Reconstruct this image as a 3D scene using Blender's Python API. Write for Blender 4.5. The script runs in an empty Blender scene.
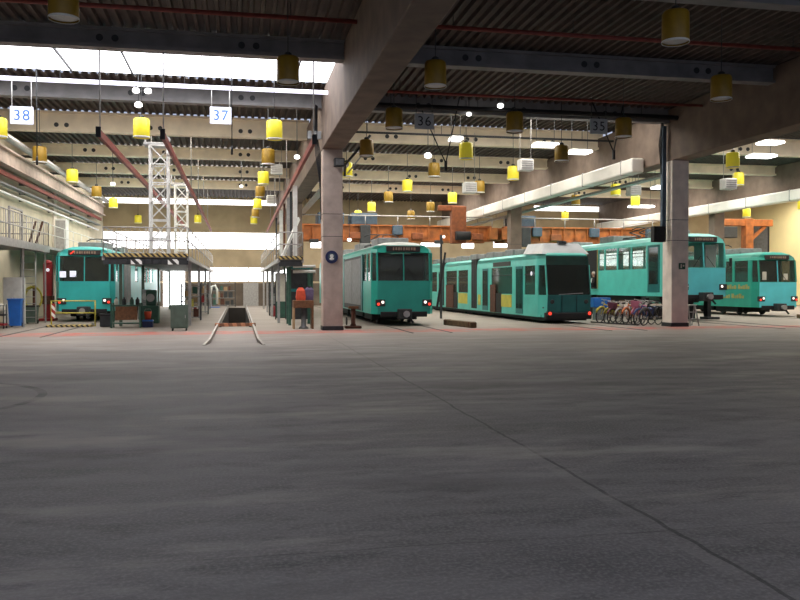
import bpy, bmesh, math, random
from mathutils import Vector, Matrix
random.seed(7)
C = bpy.context.scene.collection
PI = math.pi

# ------------------------------------------------------------------ materials
def lin(c):
    f = lambda v: v/12.92 if v <= .04045 else ((v+.055)/1.055)**2.4
    return tuple(f(v/255) for v in c) + (1,)

def mat(name, rgb, rough=.6, metal=0, amt=.18, scale=6, bump=0, emit=0, ecol=None, dirt=None, spec=.5):
    m = bpy.data.materials.new(name); m.use_nodes = True
    nt = m.node_tree; b = nt.nodes['Principled BSDF']
    tc = nt.nodes.new('ShaderNodeTexCoord')
    n = nt.nodes.new('ShaderNodeTexNoise'); n.inputs['Scale'].default_value = scale; n.inputs['Detail'].default_value = 6
    nt.links.new(tc.outputs['Object'], n.inputs['Vector'])
    r = nt.nodes.new('ShaderNodeValToRGB')
    c = lin(rgb); d = lin(dirt) if dirt else tuple(v*(1-amt*1.6) for v in c[:3])+(1,)
    r.color_ramp.elements[0].position = .3; r.color_ramp.elements[0].color = d
    r.color_ramp.elements[1].position = .65; r.color_ramp.elements[1].color = tuple(min(1, v*(1+amt*.3)) for v in c[:3])+(1,)
    nt.links.new(n.outputs['Fac'], r.inputs['Fac']); nt.links.new(r.outputs['Color'], b.inputs['Base Color'])
    b.inputs['Roughness'].default_value = rough; b.inputs['Metallic'].default_value = metal
    b.inputs['Specular IOR Level'].default_value = spec
    if bump:
        bp = nt.nodes.new('ShaderNodeBump'); bp.inputs['Strength'].default_value = bump; bp.inputs['Distance'].default_value = .03
        nt.links.new(n.outputs['Fac'], bp.inputs['Height']); nt.links.new(bp.outputs['Normal'], b.inputs['Normal'])
    if emit:
        b.inputs['Emission Color'].default_value = lin(ecol or rgb); b.inputs['Emission Strength'].default_value = emit
    return m

def glass(name, tint, mixf=.5):
    m = bpy.data.materials.new(name); m.use_nodes = True
    nt = m.node_tree; nt.nodes.clear()
    o = nt.nodes.new('ShaderNodeOutputMaterial'); t = nt.nodes.new('ShaderNodeBsdfTransparent'); g = nt.nodes.new('ShaderNodeBsdfGlossy')
    d = nt.nodes.new('ShaderNodeBsdfDiffuse'); d.inputs['Color'].default_value = lin(tint)
    t.inputs['Color'].default_value = lin((235, 240, 238)); g.inputs['Roughness'].default_value = .06; g.inputs['Color'].default_value = (.9, .95, .95, 1)
    n = nt.nodes.new('ShaderNodeTexNoise'); n.inputs['Scale'].default_value = 3
    mp = nt.nodes.new('ShaderNodeMapRange'); mp.inputs['To Min'].default_value = mixf-.12; mp.inputs['To Max'].default_value = mixf+.12
    tc = nt.nodes.new('ShaderNodeTexCoord'); nt.links.new(tc.outputs['Object'], n.inputs['Vector']); nt.links.new(n.outputs['Fac'], mp.inputs['Value'])
    a = nt.nodes.new('ShaderNodeMixShader'); nt.links.new(mp.outputs['Result'], a.inputs['Fac'])
    nt.links.new(t.outputs['BSDF'], a.inputs[1]); nt.links.new(d.outputs['BSDF'], a.inputs[2])
    lw = nt.nodes.new('ShaderNodeLayerWeight'); lw.inputs['Blend'].default_value = .5; pw = nt.nodes.new('ShaderNodeMath'); pw.operation = 'POWER'; pw.inputs[1].default_value = 4; nt.links.new(lw.outputs['Facing'], pw.inputs[0])
    fr = nt.nodes.new('ShaderNodeMath'); fr.operation = 'MULTIPLY_ADD'; fr.inputs[1].default_value = .5; fr.inputs[2].default_value = .04; nt.links.new(pw.outputs[0], fr.inputs[0])
    b = nt.nodes.new('ShaderNodeMixShader'); nt.links.new(fr.outputs[0], b.inputs['Fac'])
    nt.links.new(a.outputs['Shader'], b.inputs[1]); nt.links.new(g.outputs['BSDF'], b.inputs[2])
    nt.links.new(b.outputs['Shader'], o.inputs['Surface'])
    return m

def sky_pane(name, strength, rgb=(250, 250, 255)):
    m = bpy.data.materials.new(name); m.use_nodes = True
    nt = m.node_tree; b = nt.nodes['Principled BSDF']
    b.inputs['Base Color'].default_value = (.8, .8, .8, 1)
    tc = nt.nodes.new('ShaderNodeTexCoord'); n = nt.nodes.new('ShaderNodeTexNoise'); n.inputs['Scale'].default_value = .8
    mp = nt.nodes.new('ShaderNodeMapRange'); mp.inputs['To Min'].default_value = strength*.85; mp.inputs['To Max'].default_value = strength*1.15
    nt.links.new(tc.outputs['Object'], n.inputs['Vector']); nt.links.new(n.outputs['Fac'], mp.inputs['Value'])
    b.inputs['Emission Color'].default_value = lin(rgb); nt.links.new(mp.outputs['Result'], b.inputs['Emission Strength'])
    return m

def stripes(name, c1, c2, period=.3, ax=(1, 0, 1)):
    m = bpy.data.materials.new(name); m.use_nodes = True
    nt = m.node_tree; b = nt.nodes['Principled BSDF']; tc = nt.nodes.new('ShaderNodeTexCoord')
    dp = nt.nodes.new('ShaderNodeVectorMath'); dp.operation = 'DOT_PRODUCT'; dp.inputs[1].default_value = ax
    nt.links.new(tc.outputs['Object'], dp.inputs[0])
    md = nt.nodes.new('ShaderNodeMath'); md.operation = 'PINGPONG'; md.inputs[1].default_value = period/2
    nt.links.new(dp.outputs['Value'], md.inputs[0])
    gt = nt.nodes.new('ShaderNodeMath'); gt.operation = 'GREATER_THAN'; gt.inputs[1].default_value = period/4
    nt.links.new(md.outputs[0], gt.inputs[0])
    mx = nt.nodes.new('ShaderNodeMix'); mx.data_type = 'RGBA'; mx.inputs[6].default_value = lin(c1); mx.inputs[7].default_value = lin(c2)
    nt.links.new(gt.outputs[0], mx.inputs[0]); nt.links.new(mx.outputs[2], b.inputs['Base Color']); b.inputs['Roughness'].default_value = .6
    return m

def floor_mat():
    m = bpy.data.materials.new('workshop floor'); m.use_nodes = True
    nt = m.node_tree; b = nt.nodes['Principled BSDF']; L = nt.links.new
    def nd(t, **k):
        n = nt.nodes.new(t)
        for a, v in k.items(): setattr(n, a, v)
        return n
    def math_(op, a, bb=None, c=None):
        n = nd('ShaderNodeMath', operation=op)
        for i, v in enumerate((a, bb, c)):
            if v is None: continue
            if isinstance(v, (int, float)): n.inputs[i].default_value = v
            else: L(v, n.inputs[i])
        return n.outputs[0]
    def mix(f, a, bb):
        n = nd('ShaderNodeMix', data_type='RGBA')
        for i, v in ((0, f), (6, a), (7, bb)):
            if isinstance(v, tuple): n.inputs[i].default_value = v
            elif isinstance(v, (int, float)): n.inputs[i].default_value = v
            else: L(v, n.inputs[i])
        return n.outputs[2]
    tc = nd('ShaderNodeTexCoord'); sp = nd('ShaderNodeSeparateXYZ'); L(tc.outputs['Object'], sp.inputs[0]); X, Y = sp.outputs[0], sp.outputs[1]
    def noise(scale, det=5, sx=1, sy=1, rough=.6):
        mp = nd('ShaderNodeMapping'); mp.inputs['Scale'].default_value = (sx, sy, 1); L(tc.outputs['Object'], mp.inputs['Vector'])
        n = nd('ShaderNodeTexNoise'); n.inputs['Scale'].default_value = scale; n.inputs['Detail'].default_value = det; n.inputs['Roughness'].default_value = rough
        L(mp.outputs[0], n.inputs['Vector']); return n.outputs['Fac']
    def ramp(f, p0, p1):
        n = nd('ShaderNodeMapRange', clamp=True); n.inputs['From Min'].default_value = p0; n.inputs['From Max'].default_value = p1; L(f, n.inputs['Value']); return n.outputs[0]
    big = noise(.4, 8, .5, 1.0, .7); mid = noise(1.3, 8, .6, 1.2, .7); fine = noise(34, 3)
    asp = mix(ramp(big, .38, .62), lin((106, 103, 104)), lin((156, 151, 149)))
    asp = mix(math_('MULTIPLY', ramp(mid, .5, .7), .7), asp, lin((72, 70, 72)))
    asp = mix(math_('MULTIPLY', ramp(fine, .45, .7), .5), asp, lin((176, 172, 167)))
    # worn light swipes and dark tyre arcs
    sw = noise(.8, 3, .22, 2.6); asp = mix(math_('MULTIPLY', ramp(sw, .55, .75), .35), asp, lin((160, 156, 152)))
    # slab joints: one along the tracks, a few across
    wob = math_('MULTIPLY', math_('SUBTRACT', noise(1.2, 3), .5), .12)
    j1 = math_('LESS_THAN', math_('ABSOLUTE', math_('SUBTRACT', math_('ADD', X, wob), 2.95)), .018)
    j2 = math_('LESS_THAN', math_('ABSOLUTE', math_('SUBTRACT', math_('PINGPONG', math_('ADD', Y, wob), 5.2), 5.2)), .012)
    jn = math_('MULTIPLY', math_('MAXIMUM', j1, math_('MULTIPLY', j2, .5)), ramp(mid, .3, .5)); asp = mix(math_('MULTIPLY', jn, .6), asp, lin((62, 60, 60)))
    jl = math_('MULTIPLY', math_('LESS_THAN', math_('ABSOLUTE', math_('SUBTRACT', math_('ADD', X, wob), 2.86)), .07), ramp(noise(.5, 2), .5, .6))
    asp = mix(math_('MULTIPLY', jl, .3), asp, lin((165, 160, 155)))
    # tyre arc, left
    dx = math_('SUBTRACT', X, -5.6); dy = math_('SUBTRACT', Y, 13.2)
    rr = math_('SQRT', math_('ADD', math_('MULTIPLY', dx, dx), math_('MULTIPLY', dy, dy)))
    arc = math_('LESS_THAN', math_('ABSOLUTE', math_('SUBTRACT', math_('ADD', rr, wob), 2.6)), .07)
    arc = math_('MULTIPLY', arc, math_('MULTIPLY', math_('GREATER_THAN', dx, -.5), ramp(mid, .3, .6))); asp = mix(math_('MULTIPLY', arc, .75), asp, lin((40, 40, 42)))
    con = mix(ramp(big, .3, .7), lin((128, 120, 111)), lin((164, 155, 145)))
    con = mix(math_('MULTIPLY', ramp(mid, .52, .75), .5), con, lin((120, 112, 104)))
    con = mix(math_('MULTIPLY', ramp(fine, .5, .8), .25), con, lin((110, 104, 98)))
    edge = math_('ADD', Y, math_('MULTIPLY', math_('SUBTRACT', mid, .5), 1.1))
    cloud = noise(.55, 7, .45, 1.3, .65)
    asp = mix(math_('MULTIPLY', ramp(cloud, .52, .66), .6), asp, lin((192, 184, 177)))
    asp = mix(math_('MULTIPLY', ramp(noise(.3, 6, .6, 1.4, .6), .52, .64), .5), asp, lin((84, 81, 82)))
    col = mix(math_('MULTIPLY', ramp(edge, 15, 30), math_('ADD', math_('MULTIPLY', ramp(mid, .35, .65), .5), .5)), asp, mix(.45, con, lin((150, 138, 128))))
    col = mix(ramp(edge, 30.3, 30.6), col, con)
    red = math_('MULTIPLY', math_('LESS_THAN', math_('ABSOLUTE', math_('SUBTRACT', edge, 30.2)), 1.0), ramp(noise(1.1, 5, 1, 1), .36, .6))
    col = mix(math_('MULTIPLY', red, .72), col, lin((190, 84, 74)))
    L(col, b.inputs['Base Color'])
    L(math_('ADD', math_('MULTIPLY', big, .5), .35), b.inputs['Roughness']); b.inputs['Specular IOR Level'].default_value = .12
    bp = nd('ShaderNodeBump'); bp.inputs['Strength'].default_value = .25; bp.inputs['Distance'].default_value = .02; L(fine, bp.inputs['Height']); L(bp.outputs[0], b.inputs['Normal'])
    return m

M = dict(
    floor=floor_mat(),
    deck=mat('dark steel roof deck', (78, 68, 62), .7, 0, .25, 2),
    beam=mat('tan beam in lit tone', (246, 233, 208), .7, 0, .1, 1.5),  # rear beams, the light they receive put into the colour
    beam_shaded=mat('roof beam in painted shade', (132, 130, 130), .7, 0, .2, 1.5),  # front beams, shade put into a darker copy of the beam colour
    conc=mat('pinkish concrete', (190, 172, 160), .8, 0, .16, 2.2, .1),
    conc_l=mat('light concrete', (236, 226, 214), .8, 0, .12, 2.2, .1),
    wall=mat('dirty cream wall', (206, 196, 172), .85, 0, .12, .7),
    wall_b=mat('tan back wall', (186, 168, 138), .85, 0, .14, .8),
    wall_y=mat('yellow wall panel', (250, 234, 176), .7, 0, .06, .6),
    wall_d=mat('dark lower wall', (104, 92, 80), .8, 0, .25, 1.2),
    yellow=mat('lit lamp yellow with glow', (236, 222, 60), .35, 0, .06, 3, emit=.16),  # lit copy of the lamp yellow, light painted in with a weak glow
    ochre=mat('lamp yellow in painted shade', (150, 118, 26), .5, 0, .15, 4),  # shaded copy of the lamp yellow, shade put into the colour
    white=mat('white paint', (225, 225, 220), .5, 0, .1, 4),
    galv=mat('galvanised steel', (176, 174, 172), .45, .5, .15, 8),
    steel=mat('bare rail steel', (150, 142, 134), .35, .8, .3, 6),
    grey=mat('grey machine paint', (132, 134, 134), .6, 0, .18, 5),
    dgrey=mat('dark grey metal', (58, 60, 62), .6, .2, .2, 5),
    black=mat('black rubber and iron', (26, 26, 28), .7, 0, .25, 6),
    red=mat('red oxide rail', (136, 58, 48), .55, 0, .18, 5),
    redb=mat('red machine paint', (150, 28, 34), .5, 0, .15, 5),
    orange=mat('orange crane paint', (170, 98, 42), .6, 0, .32, 2.5),
    brown=mat('brown wood', (120, 82, 54), .75, 0, .25, 9, .1),
    rust=mat('rusty brown iron', (96, 58, 42), .8, .1, .3, 8),
    wood=mat('weathered sleeper wood', (104, 84, 58), .85, 0, .3, 9, .15),
    blue=mat('blue plastic', (38, 110, 200), .45, 0, .1, 4),
    navy=mat('navy enamel', (28, 36, 84), .4, 0, .1, 6),
    bluegrey=mat('blue grey machine housing', (70, 88, 104), .6, 0, .2, 5),
    green=mat('machine green paint', (52, 92, 78), .55, 0, .2, 5),
    greeng=mat('grey green cabinet paint', (86, 104, 92), .55, 0, .15, 5),
    teal1=mat('turquoise tram paint', (58, 190, 186), .35, 0, .1, 1.5),
    teal2=mat('sea green tram paint', (42, 166, 150), .35, 0, .1, 1.5),
    teal3=mat('light turquoise tram paint', (92, 198, 186), .32, 0, .1, 1.5),
    teal4=mat('bright turquoise tram paint', (92, 204, 192), .35, 0, .08, 1.5),
    teal5=mat('tram front turquoise', (100, 214, 224), .35, 0, .08, 1.5),
    tealg=mat('green advert side paint', (44, 152, 134), .4, 0, .1, 1.5),
    teald=mat('dark teal tram paint', (26, 112, 112), .4, 0, .15, 1.5),
    roof=mat('pale tram roof', (200, 208, 204), .5, 0, .15, 1.5),
    roofg=mat('light grey roof cowl', (190, 192, 194), .5, 0, .1, 2),
    yelpanel=mat('yellow tram panel', (196, 184, 72), .45, 0, .15, 3),
    pit=mat('oily dark pit concrete', (44, 38, 32), .8, 0, .25, 2),  # one dark tone over the whole pit
    gird=mat('dark girder concrete', (118, 102, 90), .8, 0, .2, 1.6, .1),  # darker tone for girders and rear columns
    ruor=mat('dull rust orange', (140, 78, 42), .7, 0, .25, 4),
    duct=mat('lit girder band enamel', (236, 232, 224), .28, .1, .06, 1.5),
    inter=mat('tram interior', (78, 76, 70), .8, 0, .2, 3),
    lamp_red=mat('red lamp lens', (220, 40, 30), .3, 0, .05, 4, emit=1.3, ecol=(255, 70, 50)),
    lamp_white=mat('lit lamp lens', (255, 240, 225), .3, 0, .05, 4, emit=1.6, ecol=(255, 240, 230)),
    spot=mat('bright luminaire', (255, 255, 255), .3, 0, .02, 4, emit=4, ecol=(255, 252, 248)),
    tube=mat('lit light trunking', (240, 240, 250), .3, 0, .02, 4, emit=1.5, ecol=(232, 232, 255)),
    display=mat('dark destination display', (52, 48, 46), .5, 0, .2, 20),
    led=mat('dim display characters', (150, 128, 110), .5, 0, .1, 10),
    haz=stripes('yellow black hazard stripes', (196, 172, 104), (52, 46, 40), .2),
    hazr=stripes('red white hazard stripes', (236, 232, 228), (176, 50, 44), .3),
    hazw=stripes('black white hazard stripes', (245, 245, 240), (50, 48, 46), .34),
    hazo=stripes('orange brown barrier pattern', (206, 138, 100), (140, 92, 66), .34, (1, 0, .3)),
    gl=glass('tram glass', (74, 78, 72), .5), gld=glass('dark tram glass', (46, 50, 48), .75), glc=glass('clear tram glass', (120, 130, 130), .13),
    skin=mat('skin', (206, 160, 138), .6, 0, .06, 8), hair=mat('pale hair', (222, 216, 206), .8, 0, .1, 30), cloth=mat('black jacket cloth', (30, 28, 30), .9, 0, .15, 12),
    shirt=mat('white shirt cloth', (238, 236, 232), .8, 0, .05, 12), trous=mat('dark trousers cloth', (44, 40, 44), .9, 0, .15, 12),
    sheet=mat('off white sheet', (206, 202, 188), .8, 0, .15, 3), card=mat('cardboard', (164, 134, 98), .85, 0, .15, 5),
    purple=mat('dull purple cloth', (104, 92, 124), .8, 0, .15, 8), redo=mat('orange red cloth', (214, 84, 52), .7, 0, .12, 8),
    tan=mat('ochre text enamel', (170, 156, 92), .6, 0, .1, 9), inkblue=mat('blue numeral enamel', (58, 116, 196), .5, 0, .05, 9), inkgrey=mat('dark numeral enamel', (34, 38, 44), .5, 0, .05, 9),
    plate=mat('white sign plate with glow', (236, 238, 250), .5, 0, .03, 4, emit=.55, ecol=(236, 238, 255)), plated=mat('shaded sign plate', (186, 192, 194), .5, 0, .08, 4),  # glow added so white plates look lit; second plate carries painted shade
    sgreen=mat('green sign enamel', (26, 84, 60), .5, 0, .1, 6),
    sky=sky_pane('overcast skylight glazing', 5), front_fill=sky_pane('added front light panel', .3, (240, 242, 255)), sky2=sky_pane('rear skylight glazing', 7, (255, 249, 240)), win=sky_pane('daylit window glazing', 3, (252, 252, 255)), door=sky_pane('bright doorway daylight', 7, (252, 252, 255)),
)

# ------------------------------------------------------------------ mesh helpers
class MB:
    def __init__(s): s.bm = bmesh.new(); s.mi = 0; s.sm = False
    def _f(s, vs):
        try: f = s.bm.faces.new(vs)
        except ValueError: return
        f.material_index = s.mi; f.smooth = s.sm
    def quad(s, *p): s._f([s.bm.verts.new(q) for q in p]); return s
    poly = quad
    def box(s, x0, x1, y0, y1, z0, z1):
        v = [s.bm.verts.new((x, y, z)) for z in (z0, z1) for y in (y0, y1) for x in (x0, x1)]
        for f in ((0, 2, 3, 1), (4, 5, 7, 6), (0, 1, 5, 4), (2, 6, 7, 3), (0, 4, 6, 2), (1, 3, 7, 5)): s._f([v[i] for i in f])
        return s
    def cbox(s, c, d): return s.box(c[0]-d[0]/2, c[0]+d[0]/2, c[1]-d[1]/2, c[1]+d[1]/2, c[2]-d[2]/2, c[2]+d[2]/2)
    def bbox(s, x0, x1, y0, y1, z0, z1, b=.02):          # bevelled box
        t = bmesh.new(); bmesh.ops.create_cube(t, size=1)
        for v in t.verts: v.co = Vector(((x0+x1)/2+v.co.x*(x1-x0), (y0+y1)/2+v.co.y*(y1-y0), (z0+z1)/2+v.co.z*(z1-z0)))
        bmesh.ops.bevel(t, geom=t.edges[:], offset=b, segments=2, affect='EDGES', profile=.5)
        mp = {v: s.bm.verts.new(v.co) for v in t.verts}
        for f in t.faces: s._f([mp[v] for v in f.verts])
        t.free(); return s
    def frame(s, p0, p1):
        d = (Vector(p1)-Vector(p0)).normalized(); a = Vector((0, 0, 1)) if abs(d.z) < .95 else Vector((1, 0, 0))
        u = d.cross(a).normalized(); return u, u.cross(d).normalized()
    def bar(s, p0, p1, w, h=None):
        h = h or w; u, n = s.frame(p0, p1); p0, p1 = Vector(p0), Vector(p1)
        r = [[s.bm.verts.new(p+u*a*w/2+n*b*h/2) for a, b in ((-1, -1), (1, -1), (1, 1), (-1, 1))] for p in (p0, p1)]
        for i in range(4): s._f([r[0][i], r[0][(i+1) % 4], r[1][(i+1) % 4], r[1][i]])
        s._f(r[0][::-1]); s._f(r[1]); return s
    def tube(s, p0, p1, r0, r1=None, seg=10, cap=True):
        r1 = r0 if r1 is None else r1; u, n = s.frame(p0, p1); p0, p1 = Vector(p0), Vector(p1)
        R = [[s.bm.verts.new(p+(u*math.cos(2*PI*i/seg)+n*math.sin(2*PI*i/seg))*r) for i in range(seg)] for p, r in ((p0, r0), (p1, r1))]
        q = s.sm; s.sm = True
        for i in range(seg): s._f([R[0][i], R[0][(i+1) % seg], R[1][(i+1) % seg], R[1][i]])
        s.sm = q
        if cap: s._f(R[0][::-1]); s._f(R[1])
        return s
    def path(s, pts, r, seg=8):
        pts = [Vector(p) for p in pts]; rings = []; u = n = None
        for k, p in enumerate(pts):
            a, b = pts[max(k-1, 0)], pts[min(k+1, len(pts)-1)]; d = (b-a).normalized()
            if u is None: u, n = s.frame(a, b)
            else: u = (u-d*u.dot(d)).normalized(); n = u.cross(d).normalized()
            rings.append([s.bm.verts.new(p+(u*math.cos(2*PI*i/seg)+n*math.sin(2*PI*i/seg))*r) for i in range(seg)])
        q = s.sm; s.sm = True
        for A, B in zip(rings, rings[1:]):
            for i in range(seg): s._f([A[i], A[(i+1) % seg], B[(i+1) % seg], B[i]])
        s.sm = q; s._f(rings[0][::-1]); s._f(rings[-1]); return s
    def lathe(s, prof, c=(0, 0, 0), axis='z', seg=20, cap=True):
        rings = []
        for r, h in prof:
            ring = []
            for i in range(seg):
                a, b = r*math.cos(2*PI*i/seg), r*math.sin(2*PI*i/seg)
                p = {'z': (a, b, h), 'x': (h, a, b), 'y': (a, h, b)}[axis]
                ring.append(s.bm.verts.new((c[0]+p[0], c[1]+p[1], c[2]+p[2])))
            rings.append(ring)
        q = s.sm; s.sm = True
        for A, B in zip(rings, rings[1:]):
            for i in range(seg): s._f([A[i], A[(i+1) % seg], B[(i+1) % seg], B[i]])
        s.sm = q
        if cap: s._f(rings[0][::-1]); s._f(rings[-1])
        return s
    def ball(s, c, r, sx=1, sy=1, sz=1, n=12):
        t = bmesh.new(); bmesh.ops.create_uvsphere(t, u_segments=n, v_segments=max(6, n*2//3), radius=r)
        mp = {v: s.bm.verts.new((c[0]+v.co.x*sx, c[1]+v.co.y*sy, c[2]+v.co.z*sz)) for v in t.verts}
        q = s.sm; s.sm = True
        for f in t.faces: s._f([mp[v] for v in f.verts])
        s.sm = q; t.free(); return s
    def strips(s, rings, closed=False, cap=False):
        R = [[s.bm.verts.new(p) for p in r] for r in rings]; n = len(R[0])
        for A, B in zip(R, R[1:]):
            for i in range(n if closed else n-1): s._f([A[i], A[(i+1) % n], B[(i+1) % n], B[i]])
        if cap: s._f(R[-1])
        return s

def obj(name, mb, m, parent=None, loc=(0, 0, 0), fix=True):
    if fix: bmesh.ops.recalc_face_normals(mb.bm, faces=mb.bm.faces[:])
    me = bpy.data.meshes.new(name); mb.bm.to_mesh(me); mb.bm.free()
    for x in (m if isinstance(m, (list, tuple)) else [m]): me.materials.append(M[x] if isinstance(x, str) else x)
    o = bpy.data.objects.new(name, me); C.objects.link(o); o.location = loc
    if parent: o.parent = parent
    return o
def tag(o, label, cat=None, group=None, kind=None):
    o['label'] = label
    if cat: o['category'] = cat
    if group: o['group'] = group
    if kind: o['kind'] = kind
    return o
def thing(name, label, cat, loc, rz=0, group=None):
    o = bpy.data.objects.new(name, None); C.objects.link(o); o.location = loc; o.rotation_euler = (0, 0, rz); o.empty_display_size = .2
    return tag(o, label, cat, group)
def struct(name, mb, m, label=None, loc=(0, 0, 0), fix=True):
    o = obj(name, mb, m, None, loc, fix); o['kind'] = 'structure'
    if label: o['label'] = label
    return o
def dup(root, loc, rz, label, group=None):
    r = root.copy(); C.objects.link(r); r.location = loc; r.rotation_euler = (0, 0, rz); r['label'] = label
    if group: r['group'] = group
    for ch in list(root.children):
        c = ch.copy(); C.objects.link(c); c.parent = r
        for g in list(ch.children):
            d = g.copy(); C.objects.link(d); d.parent = c
    return r
def text(body, size, m, parent, loc, rot=(PI/2, 0, 0), name='lettering', sx=1):
    cu = bpy.data.curves.new(name, 'FONT'); cu.body = body; cu.size = size; cu.align_x = 'CENTER'; cu.align_y = 'CENTER'; cu.extrude = .004
    o = bpy.data.objects.new(name, cu); C.objects.link(o); cu.materials.append(M[m]); bpy.context.view_layer.update()
    me = bpy.data.meshes.new_from_object(o.evaluated_get(bpy.context.evaluated_depsgraph_get())); bpy.data.objects.remove(o)
    q = bpy.data.objects.new(name, me); C.objects.link(q); q.location = loc; q.rotation_euler = rot; q.scale = (sx, 1, 1); q.parent = parent
    return q

# ------------------------------------------------------------------ camera (eye height 1.7 m, x across, y along the tracks)
TH = math.radians(11.10823); PH = math.radians(1.01305)
cam = bpy.data.objects.new('camera', bpy.data.cameras.new('camera')); C.objects.link(cam)
cam.data.sensor_width = 36; cam.data.lens = 36*820/800; cam.data.clip_end = 300
cam.location = (0, 0, 1.7); cam.rotation_euler = (PI/2-PH, 0, -TH)
bpy.context.scene.camera = cam

# ------------------------------------------------------------------ setting
GX = (3.5, 17.88, 32.6)                     # girder and column lines
BAYS = ((-10.8, 3.1), (3.9, 17.65), (18.45, 32.2), (33.0, 47.0))
TR = dict(t38=-7.1, t37=-.15, t36=6.8, t35=14.4, t34=21.7, t33=28.9)
YB = 70.0
m = MB()
PX0, PX1, PY0, PY1 = -.78, .48, 35.0, 64.0
m.quad((-14, -3, 0), (50, -3, 0), (50, PY0, 0), (-14, PY0, 0)); m.quad((-14, PY0, 0), (PX0, PY0, 0), (PX0, PY1, 0), (-14, PY1, 0))
m.quad((PX1, PY0, 0), (50, PY0, 0), (50, PY1, 0), (PX1, PY1, 0)); m.quad((-14, PY1, 0), (50, PY1, 0), (50, YB, 0), (-14, YB, 0))
struct('floor', m, 'floor', 'grey workshop floor with a light concrete bay area and worn red edge')
m = MB(); z = -1.4
m.quad((PX0, PY0, 0), (PX0, PY0, z), (PX0, PY1, z), (PX0, PY1, 0)); m.quad((PX1, PY0, 0), (PX1, PY1, 0), (PX1, PY1, z), (PX1, PY0, z))
m.quad((PX0, PY1, 0), (PX0, PY1, z), (PX1, PY1, z), (PX1, PY1, 0)); m.quad((PX0, PY0, 0), (PX1, PY0, 0), (PX1, PY0, z), (PX0, PY0, z)); m.quad((PX0, PY0, z), (PX1, PY0, z), (PX1, PY1, z), (PX0, PY1, z))
struct('floor_pit', m, 'pit', 'dark inspection pit between the empty rails', fix=False)

# roof deck: ribs run along the tracks; front skylight field left open in the left bay
def deck(x0, x1, y0, y1, z=9.0, p=.3):
    mb = MB(); n = int((x1-x0)/p); pts = []
    for i in range(n):
        a = x0+i*p; pts += [(a, z), (a+p*.3, z), (a+p*.42, z+.11), (a+p*.88, z+.11)]
    pts.append((x1, z)); mb.strips([[(a, y0, b) for a, b in pts], [(a, y1, b) for a, b in pts]]); return mb
struct('ceiling', deck(-10.8, 47, -3, 25.0), 'deck', 'dark corrugated roof deck over the front of the hall')
struct('ceiling_right', deck(3.5, 47, 25.0, 31.4), 'deck', 'corrugated roof deck over the right hand bays')
struct('ceiling_middle', deck(-10.8, 47, 31.4, 38.2, 9.3), 'deck', 'corrugated roof deck just behind the front column row')
struct('ceiling_rear', deck(-10.8, 47, 38.2, YB), 'deck', 'corrugated roof deck over the rear of the hall')
struct('ceiling_left', deck(-10.8, 3.5, 30.0, 31.4), 'deck', 'corrugated roof deck over the left bay')
nw = [0]
def window(mb, mt, label): nw[0] += 1; return struct(f'window_{nw[0]}', mb, mt, label)
m = MB(); m.box(-10.8, 3.2, 25.0, 30.0, 9.1, 9.13)
window(m, 'sky', 'long bright roof skylight across the left bay')
m = MB()
for a in (-8.6, -5.6, -3.6, 2.0): m.bar((a, 25, 9.06), (a, 30.0, 9.06), .05, .09)
struct('trim_skylight', m, 'dgrey', 'thin dark glazing bars of the big skylight')
BY = (4.2, 11.0, 17.8, 24.6, 31.4, 38.2, 45.0, 51.8, 58.6)
for bi, (x0, x1) in enumerate(BAYS):
    for fi, y in enumerate(BY[4:]):
        m = MB(); xa, xb = x0+1.2, x1-1.2
        zz = 9.24 if y < 32 else 8.94; m.box(xa, xb, y+.35, y*(1.1 if y < 32 else 1.078), zz, zz+.03)
        window(m, 'sky2', f'rear roof skylight strip in bay {bi+1}, field {fi+1} from the front')
for bi, (x0, x1) in enumerate(BAYS[:3]):
    m = MB(); m.box(x0+1, x1-1, 0.5, 10.2, 8.9, 8.93); window(m, 'front_fill', f'unseen added light panel of bay {bi+1} above the apron')  # unseen glowing panels added to light the front floor
# roof beams: I sections across each bay
for bi, (x0, x1) in enumerate(BAYS):
    for fi, y in enumerate(BY):
        m = MB(); xa, xb = x0-.1, x1+.1
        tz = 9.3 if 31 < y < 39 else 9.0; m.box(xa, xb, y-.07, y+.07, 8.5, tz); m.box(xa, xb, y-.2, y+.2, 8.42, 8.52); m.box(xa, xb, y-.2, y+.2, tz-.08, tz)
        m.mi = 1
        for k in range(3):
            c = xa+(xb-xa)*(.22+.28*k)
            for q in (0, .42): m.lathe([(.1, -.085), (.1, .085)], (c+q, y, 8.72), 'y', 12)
        struct('ceiling_beam', m, ['beam' if y > 32 else 'beam_shaded', 'dgrey'], f'roof beam across bay {bi+1}, number {fi+1} from the front')
# longitudinal girders and columns
for gi, gx in enumerate(GX):
    m = MB(); m.bbox(gx-.4, gx+.4, -3, YB, 6.85, 8.98, .03)
    struct('ceiling_girder', m, 'gird', ('concrete girder over the nearest column left of centre', 'concrete girder over the column beside the bicycles', 'concrete girder over the far right column line')[gi])
    for ci, y in enumerate((31.4, 51.8)):
        m = MB(); m.bbox(gx-.38, gx+.38, y-.38, y+.38, 0, 6.86, .03)
        m.mi = 1; m.box(gx-.4, gx+.4, y-.4, y+.4, 0, .16)
        for zz in (3.55, 4.4): m.box(gx-.384, gx+.384, y-.384, y+.384, zz, zz+.02)
        struct('column', m, ['gird' if ci else 'conc' if gi != 1 else 'conc_l', 'dgrey'], f'square concrete column on girder line {gi+1}, {"front" if ci == 0 else "rear"} row')
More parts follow.
